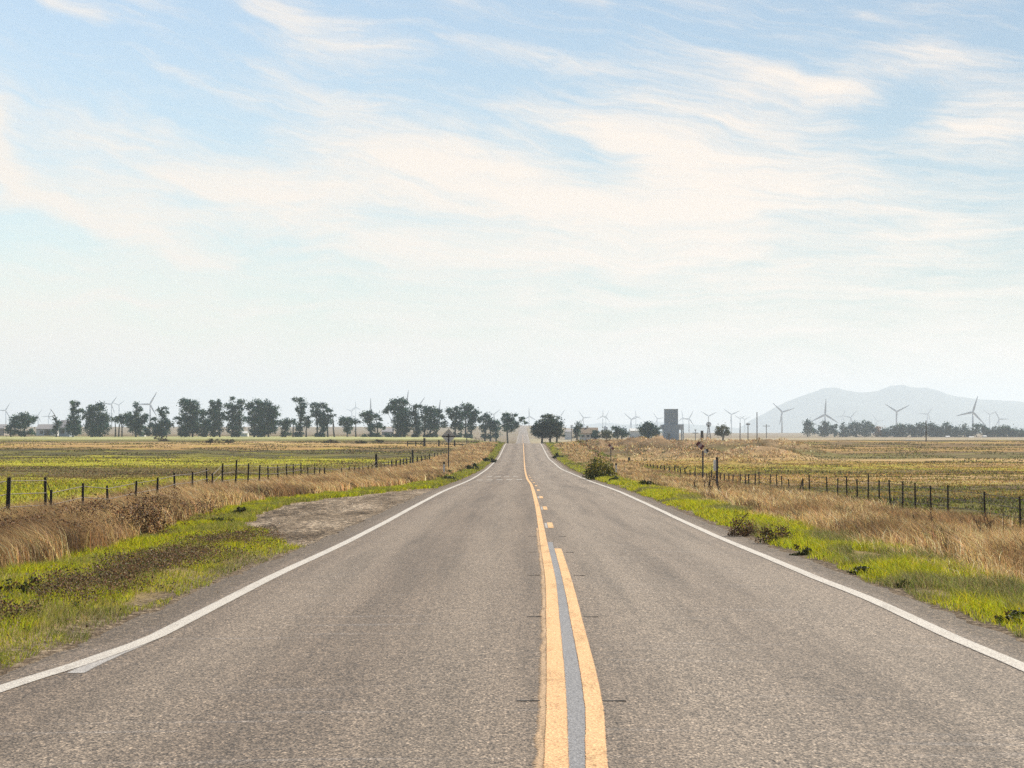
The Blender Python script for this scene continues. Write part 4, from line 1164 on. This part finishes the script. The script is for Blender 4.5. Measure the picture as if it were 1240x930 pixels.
FR = [('tall loose tree at left end of the distant right-hand tree line', [(977,513,3.8,4),(981,514,3.8,4),(978,521,4.6,6),(986,522,4.6,3.6)], [978], EU),
      ('bushy tree under the turbine with one upright blade', [(999,513,3.6,2.8),(996,519,4.6,4.6),(1002,519,4.6,4.6),(998,525,5.6,4)], [998], EU),
      ('pointed small tree left of the distant palm', [(1008,518,2.8,2.8),(1012,516,1.4,3),(1010,523,4.6,4.6)], [1010], EU),
      ('first dense tree right of the distant palm', [(1025,519,6.5,5),(1022,525,6.5,4)], [1024], EU),
      ('second dense tree right of the distant palm', [(1036,516,6.5,5),(1036,524,6.5,5)], [1036], EU),
      ('dense tree just left of the orange autumn tree', [(1049,516,7,5.5),(1048,524,7,5),(1056,519,3,4)], [1049], EU),
      ('orange autumn tree in the distant right-hand tree line', [(1063,521,4.4,4.6),(1064,526,4.8,3.6)], [1063], AUT)]
spec = [(1072,518,10,1,'first tree right of the orange autumn tree'),(1082,516,10,1,'second tree right of the orange autumn tree'),(1093,513,13,1,'wide tree directly below the twin-armed turbine'),(1105,514.5,12,1,'wide tree a little right of the twin-armed turbine'),
        (1115,512,10,1,'tall tree left of the lone pole at right'),(1128,512,12,1,'tall tree right of the lone pole at right'),(1138,515,12,1,'tree above the orange-roofed house'),(1147,512,10,1,'tree right of the orange-roofed house'),
        (1158,517.5,10,.7,'thin tree left of the largest right-hand turbine'),(1167,513,8,.5,'airy see-through tree left of the largest right-hand turbine'),(1174,520,10,1,'low tree under the largest right-hand turbine'),(1182,512.5,9,.5,'airy tree just right of the largest right-hand turbine'),
        (1191,513,9,.5,'airy tree second right of the largest right-hand turbine'),(1198,519,11,1,'low tree below the pair of small right turbines'),(1207,517,11,1,'tree below the rightmost small turbine'),(1217,514.5,13,1,'large rounded tree near the right frame edge'),(1227,518.5,11,1,'second tree from the right frame edge'),(1238,520.5,12,1,'last tree cut by the right frame edge')]
for (px, top, w, dn, lab) in spec:
    h = 530-top
    lob = [(px-w*.12, top+3.2, w*.38, 3.2), (px+w*.2, top+h*.42, w*.38, h*.26), (px-w*.22, top+h*.52, w*.36, h*.25)]
    if dn >= .7: lob.append((px, top+h*.76, w*.5, h*.22))
    FR.append((lab, lob, [px], EU))
for lab, lob, tr, cols in FR:
    dn = .8 if 'airy' not in lab else .45
    tree(lab + (' in the distant line' if 'distant' not in lab else ''), lob, 529 if tr[0] < 1060 else 530.5, 1750, cols, tr, dn*1.1, 'distant_tree', 'distant tree line on the right')
# palm
D = 1740; x = PX(1020.6, D); zg = ground(x, D)
e = empty('palm_tree', (x, D, zg), 'single palm poking above the distant right-hand tree line', 'palm tree')
zt = PZ(512.5, D)-zg
b = MB(); b.tube([(0, 0, -.3), (.1, 0, zt*.5), (0, 0, zt)], [.35, .28, .25], 7); b.build('trunk', M_BARK, e)
cen = []
for k in range(26):
    a = k*2.4; el = -.9+1.9*((k*.37) % 1)
    for t in np.linspace(.2, 1, 7):
        cen.append((math.cos(a)*math.cos(el)*t*1.5, math.sin(a)*math.cos(el)*t*1.5, zt+math.sin(el)*t*1.5-.35*t*t))
leaf_cloud('crown', np.array(cen), np.full(len(cen), .32), pick(EU, len(cen)), M_TREE, parent=e)


# ------------------------------------------------------------------ buildings
M_CORR = simple('corrugated_steel', (.27, .33, .39), .55, .2, .6, .25)
M_CORR2 = simple('pale_corrugated_steel', (.44, .49, .54), .55, .2, .6, .2)
M_ROOFB = simple('brown_roof', (.23, .16, .10), .8, .2, .8)
M_ROOFG = simple('grey_roof', (.28, .26, .26), .8, .15, .5)
M_ROOFO = simple('orange_roof', (.40, .22, .13), .8, .15, .5)
M_WALLW = simple('white_wall', (.62, .61, .58), .8, .1, .5)
M_WALLB = simple('blue_grey_wall', (.33, .37, .42), .8, .1, .5)
M_WALLT = simple('tan_wall', (.40, .34, .28), .8, .1, .5)
M_WIN = simple('dark_window', (.03, .035, .04), .2, .1)


def px_box(b, D, ox, oz, x0, x1, y0, y1, dep, yo=0):
    """box whose front face spans the given photo pixels at distance D"""
    b.box(PX(x0, D)-ox, PX(x1, D)-ox, yo, yo+dep, PZ(y1, D)-oz, PZ(y0, D)-oz)


def ribs(b, x0, x1, z0, z1, y, n, t=.09):
    for k in range(n):
        x = x0+(x1-x0)*(k+.5)/n
        b.box(x-t, x+t, y-.10, y-.003, z0, z1)


D = 1100; x0 = PX(813, D); zg = ground(x0, D)
e = empty('grain_elevator', (x0, D, zg), 'tall grey corrugated grain elevator tower standing above the right field', 'grain elevator')
b = MB(); px_box(b, D, x0, zg, 805, 821, 495.8, 513.8, 6.5, 0); ribs(b, PX(805, D)-x0, PX(821, D)-x0, PZ(513.8, D)-zg, PZ(496.6, D)-zg, 0, 9); b.build('tower', M_CORR, e)
b = MB()
for yy in (500.2, 504.6, 509.2): px_box(b, D, x0, zg, 804.9, 821.1, yy, yy+.45, .25, -.28)
b.build('panel_band', M_CORR2, e)
b = MB(); px_box(b, D, x0, zg, 809.6, 810.9, 511.0, 513.2, .12, -.24); b.build('window', M_WALLW, e)
b = MB(); px_box(b, D, x0, zg, 804.7, 821.3, 495.2, 495.75, 6.8, -.15); b.build('roof', M_CORR2, e)
b = MB(); px_box(b, D, x0, zg, 803, 822, 513.9, 532.5, 8, -.8); ribs(b, PX(803, D)-x0, PX(822, D)-x0, PZ(532, D)-zg, PZ(514.2, D)-zg, -.8, 9); b.build('base', M_CORR, e)
b = MB(); px_box(b, D, x0, zg, 800, 802.9, 514.3, 520, 4, .2); b.build('side_bin', M_CORR2, e)
b = MB(); px_box(b, D, x0, zg, 822.1, 828, 513.8, 520.5, 5, 0); ribs(b, PX(822.1, D)-x0, PX(828, D)-x0, PZ(520.5, D)-zg, PZ(513.8, D)-zg, 0, 4); b.build('side_bin', M_CORR2, e)
for px in (825.3, 827.3):
    b = MB(); px_box(b, D, x0, zg, px-.7, px+.7, 520.55, 533, .5, .4); b.build('leg', M_CORR, e)
b = MB(); px_box(b, D, x0, zg, 808.5, 811, 525, 531.5, .1, -.96); b.build('door', M_WIN, e)


def gable(name, D, label, cat, x0, x1, yr, ye, yb, dep, wall, roof, front=True, wins=(), chim=None, rname='roof'):
    """house or barn with its ridge along the picture: eaves at ye, ridge at yr, base at yb"""
    cx = PX((x0+x1)/2, D); zg = ground(cx, D)
    e = empty(name, (cx, D, zg), label, cat)
    a, c = PX(x0, D)-cx, PX(x1, D)-cx; zr, ze = PZ(yr, D)-zg, PZ(ye, D)-zg
    b = MB(); b.prism([(0, -.4), (dep, -.4), (dep, ze), (dep/2, zr-.12), (0, ze)], 'x', a+.15, c-.15); b.build('wall', wall, e)
    b = MB(); b.prism([(-.35, ze-.02), (dep/2, zr), (dep/2, zr+.16), (-.35, ze+.16)], 'x', a, c)
    b.prism([(dep+.35, ze-.02), (dep+.35, ze+.16), (dep/2+.003, zr+.16), (dep/2+.003, zr)], 'x', a, c)
    rf = b.build(rname, roof, e)
    if chim:
        b = MB(); b.box(PX(chim, D)-cx-.35, PX(chim, D)-cx+.35, dep/2-.3, dep/2+.3, zr-.3, zr+.8); b.build('chimney', wall, rf)
    for (wx, wy, ww, wh) in wins:
        b = MB(); b.box(PX(wx, D)-cx-ww/2, PX(wx, D)-cx+ww/2, -.06, .04, PZ(wy, D)-zg-wh/2, PZ(wy, D)-zg+wh/2); b.build('window', M_WIN, e)
    return e


gable('farm_house', 900, 'low white house under a brown roof right of the road end', 'house', 701.5, 724.5, 518.2, 525.2, 532, 8, M_WALLW, M_ROOFB, wins=((706, 528, 1.1, .9), (712, 528, 1.1, .9), (717, 528, .9, 1.4)), chim=711.5)
gable('barn', 1090, 'blue-grey barn half hidden left of the tall narrow-topped tree', 'barn', 70.5, 84, 509, 518, 528, 12, M_WALLB, M_ROOFG, wins=((75, 522, 2, 2.2),))
gable('long_shed', 1180, 'long low grey-roofed shed behind the thin half-dead tree', 'shed', 43, 66, 514, 519.8, 528, 12, M_WALLW, M_ROOFG, wins=((50, 523.5, 1.5, 1.5), (57, 524, 3, 3)))
gable('distant_shed', 1250, 'pale shed cut by the left frame edge', 'shed', -12, 5, 514, 519, 528, 12, M_WALLT, M_ROOFG)
gable('white_shed', 1050, 'small white shed between the forked tree and the bushy-based tree', 'shed', 168, 175, 522, 524.2, 528.5, 5, M_WALLW, M_WALLW)
gable('white_shed', 1060, 'small white shed seen through the gap left of the biggest round tree', 'shed', 291, 300, 522.5, 525, 529, 6, M_WALLW, M_WALLW)
gable('tan_barn', 1300, 'hazy tan barn between medium tree and arching tall tree', 'barn', 462, 477, 518.5, 523, 531, 12, M_WALLT, M_ROOFG)
gable('hazy_shed', 1500, 'hazy pale shed just right of the round tree clump', 'shed', 684, 693, 520.5, 523, 531, 12, M_WALLW, M_ROOFG)
gable('hazy_warehouse', 1500, 'hazy pale warehouse left of the broad tree by the elevator', 'warehouse', 763, 780, 519, 522, 531, 16, M_WALLW, M_WALLW)
gable('roadside_house', 1800, 'tiny orange-roofed house among the distant right-hand trees', 'house', 1128, 1141, 523.2, 526.5, 531, 9, M_WALLW, M_ROOFO)
for (a, c, t, lab) in ((1145, 1150, 528, 'tiny white shed just right of the orange-roofed house'), (1173, 1179, 528.7, 'tiny white shed below the largest right-hand turbine'), (1190, 1194.5, 527.5, 'tiny bright white shed below the pair of small turbines')):
    gable('white_shed', 1690, lab, 'shed', a, c, t, t+1.2, 531.5, 4, M_WALLW, M_WALLW)
for (a, c, t, y, lab) in ((1096, 1104, 533, 536.5, 'dark boxy field shelter in the pale right-hand field'), (1107.5, 1113, 533.5, 536.3, 'grey boxy field shelter right of the dark one')):
    gable('field_shelter', 900, lab, 'shelter', a, c, t, t+.8, y+3, 3.5, simple('shelter_wall', (.09, .08, .08) if a < 1100 else (.2, .19, .18), .8), M_ROOFG)
# hazy silos
for px, w, t, lab in ((733.5, 5, 515.5, 'hazy grey silo behind the low green tree'), (755.8, 5.5, 517.5, 'hazy grey silo behind the dark spreading tree'), (699, 3.2, 514, 'thin hazy silo above the slim grey-green tree')):
    D = 2100; x = PX(px, D); zg = ground(x, D); r = w/2/F*D
    e = empty('silo', (x, D, zg), lab, 'silo', 'hazy silos right of the road'); zt = PZ(t, D)-zg
    b = MB(); b.tube([(0, 0, -1), (0, 0, zt*.86)], r, 18); b.build('shell', M_CORR2, e)
    b = MB(); b.tube([(0, 0, zt*.862), (0, 0, zt)], [r*1.02, r*.15], 18); b.build('roof', M_CORR, e)


# ------------------------------------------------------------------ poles and masts
M_POLE = simple('utility_pole_wood', (.07, .06, .055), .9, .2, 2)


def pole(px, top, base, D, label, arms=(), r=None):
    x = PX(px, D); zg = ground(x, D); e = empty('utility_pole', (x, D, zg), label, 'utility pole', 'utility poles right of the road')
    zt = PZ(top, D)-zg; r = r or max(.15, .45/F*D)
    b = MB(); b.tube([(0, 0, -.5), (0, 0, zt)], [r*1.1, r*.85], 8); b.build('shaft', M_POLE, e)
    for ya, w in arms:
        z = PZ(ya, D)-zg; h = w/2/F*D; b = MB(); b.box(-h, h, -r-.12, -r, z-.12, z+.12); b.build('crossarm', M_POLE, e)
        b = MB()
        for s in (-.9, -.45, .45, .9): b.tube([(s*h, -r-.06, z+.12), (s*h, -r-.06, z+.45)], .09, 6)
        b.build('insulator', M_GALV, e)


pole(916.5, 499, 533, 760, 'tallest dark pole right of the elevator')
pole(905.6, 512, 533, 780, 'thin dark pole just left of the tallest pole', ((514, 5),))
pole(896, 512, 533, 800, 'thin pole second left of the tallest pole')
pole(927.8, 513.5, 533, 1500, 'faint pole with a long crossarm right of the tallest pole', ((516, 9),))
pole(1121, 509, 538, 640, 'lone dark pole in the right-hand field')
pole(692.3, 514.5, 531, 1300, 'faint pole with crossarm right of the round tree clump', ((516, 4), (518, 4)))
pole(850, 521.5, 533, 620, 'short thick grey post right of the elevator', (), .42)
pole(842, 520.5, 533, 1100, 'short pole with a wide crossarm right of the elevator', ((524.5, 7), (521, 2)))
# steel windpump tower
D = 1000; x = PX(858, D); zg = ground(x, D)
e = empty('windpump', (x, D, zg), 'dark lattice windpump right of the grain elevator', 'windpump')
zt = PZ(514, D)-zg; w = 1.0
for sx, sy in ((-1, -1), (1, -1), (1, 1), (-1, 1)):
    b = MB(); b.tube([(sx*w, sy*w, -.3), (sx*.15, sy*.15, zt)], .10, 5); b.build('leg', M_DPOST, e)
b = MB()
for k in range(5):
    t = .15+.17*k; a = w*(1-t)+.15*t; z = zt*t; t2 = t+.17; a2 = w*(1-t2)+.15*t2; z2 = zt*t2
    b.tube([(-a, -a, z), (a2, -a2, z2)], .06, 4); b.tube([(a, -a, z), (-a2, -a2, z2)], .06, 4)
b.build('bracing', M_DPOST, e)
b = MB()
for k in range(14):
    t = k*2*math.pi/14; c, s = math.cos(t), math.sin(t); c2, s2 = math.cos(t+.33), math.sin(t+.33)
    b.add([(c*.25, -.35, zt+s*.25), (c*1.1, -.35, zt+s*1.1), (c2*1.1, -.25, zt+s2*1.1), (c2*.25, -.3, zt+s2*.25)], [(0, 1, 2, 3)])
b.build('wheel', M_DPOST, e)
b = MB(); b.box(-.05, .05, -.3, 1.2, zt-.06, zt+.06); b.box(-.03, .03, 1.2, 2.2, zt-.4, zt+.4); b.build('tail_vane', M_DPOST, e)


# ------------------------------------------------------------------ wind turbines
M_TURB = simple('turbine_paint', (.52, .55, .58), .5, .05, .05)
TUR = [(6.3,497,11,30,'thick-towered wind turbine at the left frame edge'), (45.5,503,9,35,'faint wind turbine right of the far-left broad tree'), (58,504,9,26,'faint wind turbine left of the thin half-dead tree'),
 (134.5,489.5,12,38,'left one of two close wind turbines above the flat-topped small tree'), (143.5,490.5,9,52,'right one of two close wind turbines above the flat-topped small tree'), (181.3,489.5,17,30,'clearest left-hand wind turbine between the forked and bushy-based trees'),
 (425.8,498,8,53,'small wind turbine above the low umbrella-shaped tree'), (430.7,493,7.5,0,'faint wind turbine with an upright blade right above the umbrella-shaped tree'), (449,498,16,0,'wind turbine with tall upright blade behind the medium drooping tree'),
 (492.6,487,15,8,'wind turbine whose blade sticks up over the tallest middle tree'), (507,492,14,35,'wind turbine whose blade slants up over the narrow upright tree'), (531,502,18,8,'wind turbine whose long blade rises behind the diamond sign'),
 (598,502,10,50,'faint wind turbine above the light ragged tree'), (640.8,504.3,11,358,'wind turbine with upright blade over the end of the road'), (679,504,9.5,32,'wind turbine just right of the round tree clump'),
 (706.5,506,10,325,'wind turbine rising behind the brown-roofed house'), (730,504,9,2,'left one of two overlapping wind turbines right of the house'), (733.8,504.3,8,28,'right one of two overlapping wind turbines right of the house'),
 (764.5,508,11,311,'nearer of two overlapping wind turbines left of the elevator'), (770,504,8,357,'farther of two overlapping wind turbines left of the elevator'), (796,507,9,322,'faint wind turbine touching the elevator on the left'),
 (826.8,506,9,352,'wind turbine touching the elevator on the right'), (834.5,507,11,27,'second wind turbine right of the elevator'), (858,504,11,303,'wind turbine above the lattice windpump'),
 (885.6,502,11,66,'wind turbine above right of the lone small round tree'), (896.3,507,8,300,'small wind turbine behind the thin pole second left of the tallest'), (901.6,508,8,63,'small wind turbine left of the two dark poles'),
 (947,499,16,313,'large wind turbine left of the distant right-hand tree line before the mountain'), (999,502,19,3,'large wind turbine with one blade straight up before the mountain'), (1029.7,505.5,11,42,'wind turbine right of the palm'),
 (1019.3,504.5,8,30,'faint wind turbine right behind the palm'), (1061.6,510,9,325,'low wind turbine behind the orange autumn tree'), (1085.5,498.5,17,303,'large wind turbine with two blades raised like a Y under the mountain peak'),
 (1123,501.6,10,36,'wind turbine directly above the lone pole in the right-hand field'), (1177.6,499,20,17,'largest wind turbine, right side of the picture'), (1198,502,9.5,306,'left one of the pair of small turbines at far right'), (1209.5,507.5,12,90,'right one of the pair of small turbines, one blade level')]


def turbine(px, py, L, ang, label):
    D = min(23*F/L, 8000); s = (L/F*D)/30
    x = PX(px, D); zg = ground(x, D); zh = PZ(py, D)-zg
    e = empty('wind_turbine', (x, D, zg), label, 'wind turbine', 'wind turbines on the plain', rz=R(random.uniform(-12, 12)))
    b = MB(); b.tube([(0, 2.5*s, -2), (0, 2.5*s, zh)], [2.2*s, 1.35*s], 12); b.build('tower', M_TURB, e, smooth=True)
    b = MB(); b.prism([(-1.6*s, zh-1.5*s), (1.6*s, zh-1.5*s), (1.5*s, zh+1.5*s), (-1.5*s, zh+1.5*s)], 'y', -.6*s, 7*s); b.build('nacelle', M_TURB, e, .3*s)
    b = MB(); b.tube([(0, -.65*s, zh), (0, -2.2*s, zh), (0, -3.0*s, zh)], [1.4*s, 1.2*s, .3*s], 10); b.build('hub', M_TURB, e)
    for k in range(3):
        a = R(ang+120*k)
        dx, dz = math.sin(a), math.cos(a); nx, nz = dz, -dx
        v = []; fs = []
        for t, w, th in ((.0, .8, .6), (.14, 1.55, .45), (.35, 1.35, .35), (.7, .9, .22), (1.0, .35, .08)):
            for u, q in ((-1, 0), (0, 1), (1, 0), (0, -1)):
                v.append(((dx*t*30+nx*u*w*1.25)*s, (-1.6+q*th)*s, zh+(dz*t*30+nz*u*w*1.25)*s))
        for i in range(4):
            for j in range(4): fs.append((i*4+j, i*4+(j+1) % 4, (i+1)*4+(j+1) % 4, (i+1)*4+j))
        fs += [(0, 1, 2, 3), (19, 18, 17, 16)]
        b = MB(); b.add(v, fs); b.build('blade', M_TURB, e)


for t in TUR: turbine(*t)


# ------------------------------------------------------------------ mountains
def range_mesh(name, ridge, D, depth, seed, mat):
    xs = np.array([PX(p[0], D) for p in ridge]); zs = np.array([PZ(p[1], D) for p in ridge])
    f = cubic(xs, zs); gx = np.linspace(xs[0], xs[-1], 260); gy = np.linspace(-1, 1, 41)
    X, T = np.meshgrid(gx, gy)
    prof = (1-np.abs(T))**.9
    rough = 1 + .42*(fbm(X/420, T*3.2, seed, 5)-.5)*np.minimum(1, np.abs(T)*4)
    rough = rough + .10*(fbm(X/90, T*6, seed+3, 4)-.5)*np.minimum(1, np.abs(T)*6)
    ridgez = f(X) + 6*(fbm(X/60, X*0, seed+9, 4)-.5)
    Z = np.maximum(ridgez, -4)*prof*rough - 6*(1-prof)
    Y = D + T*depth
    nx = X.shape[1]; i = (np.arange(40)[:, None]*nx+np.arange(nx-1)[None]).ravel()
    tag(np_mesh(name, np.stack([X, Y, Z], -1).reshape(-1, 3), [np.stack([i, i+1, i+1+nx, i+nx], 1)], mat, smooth=True), kind='structure')


m = bpy.data.materials.new('mountain_slope'); nt, ns, lk = nodes_of(m)
pos = N(nt, 'ShaderNodeNewGeometry').outputs['Position']
lk.new(mixc(nt, noise(nt, pos, .006, 5, .6), (.025, .045, .035), (.08, .085, .06)), ns['Principled BSDF'].inputs['Base Color'])
ns['Principled BSDF'].inputs['Roughness'].default_value = .95
range_mesh('mountain', [(872, 530), (890, 526), (903, 519), (915, 507), (930, 498), (950, 487.5), (968, 480.5), (985, 474.5), (1000, 469.8), (1012, 469.5), (1025, 472.5), (1045, 475.5), (1060, 474), (1080, 467), (1090, 466), (1105, 469), (1120, 469.5), (1135, 473), (1150, 478), (1165, 481),
                        (1185, 483.3), (1200, 484.3), (1240, 487), (1300, 494), (1380, 508), (1480, 524), (1520, 530)], 14000, 1900, 201, m)
range_mesh('hills', [(560, 529), (640, 524), (690, 517), (735, 512), (760, 514), (800, 511), (840, 514), (880, 517), (930, 522), (990, 529)], 15200, 1200, 221, m)
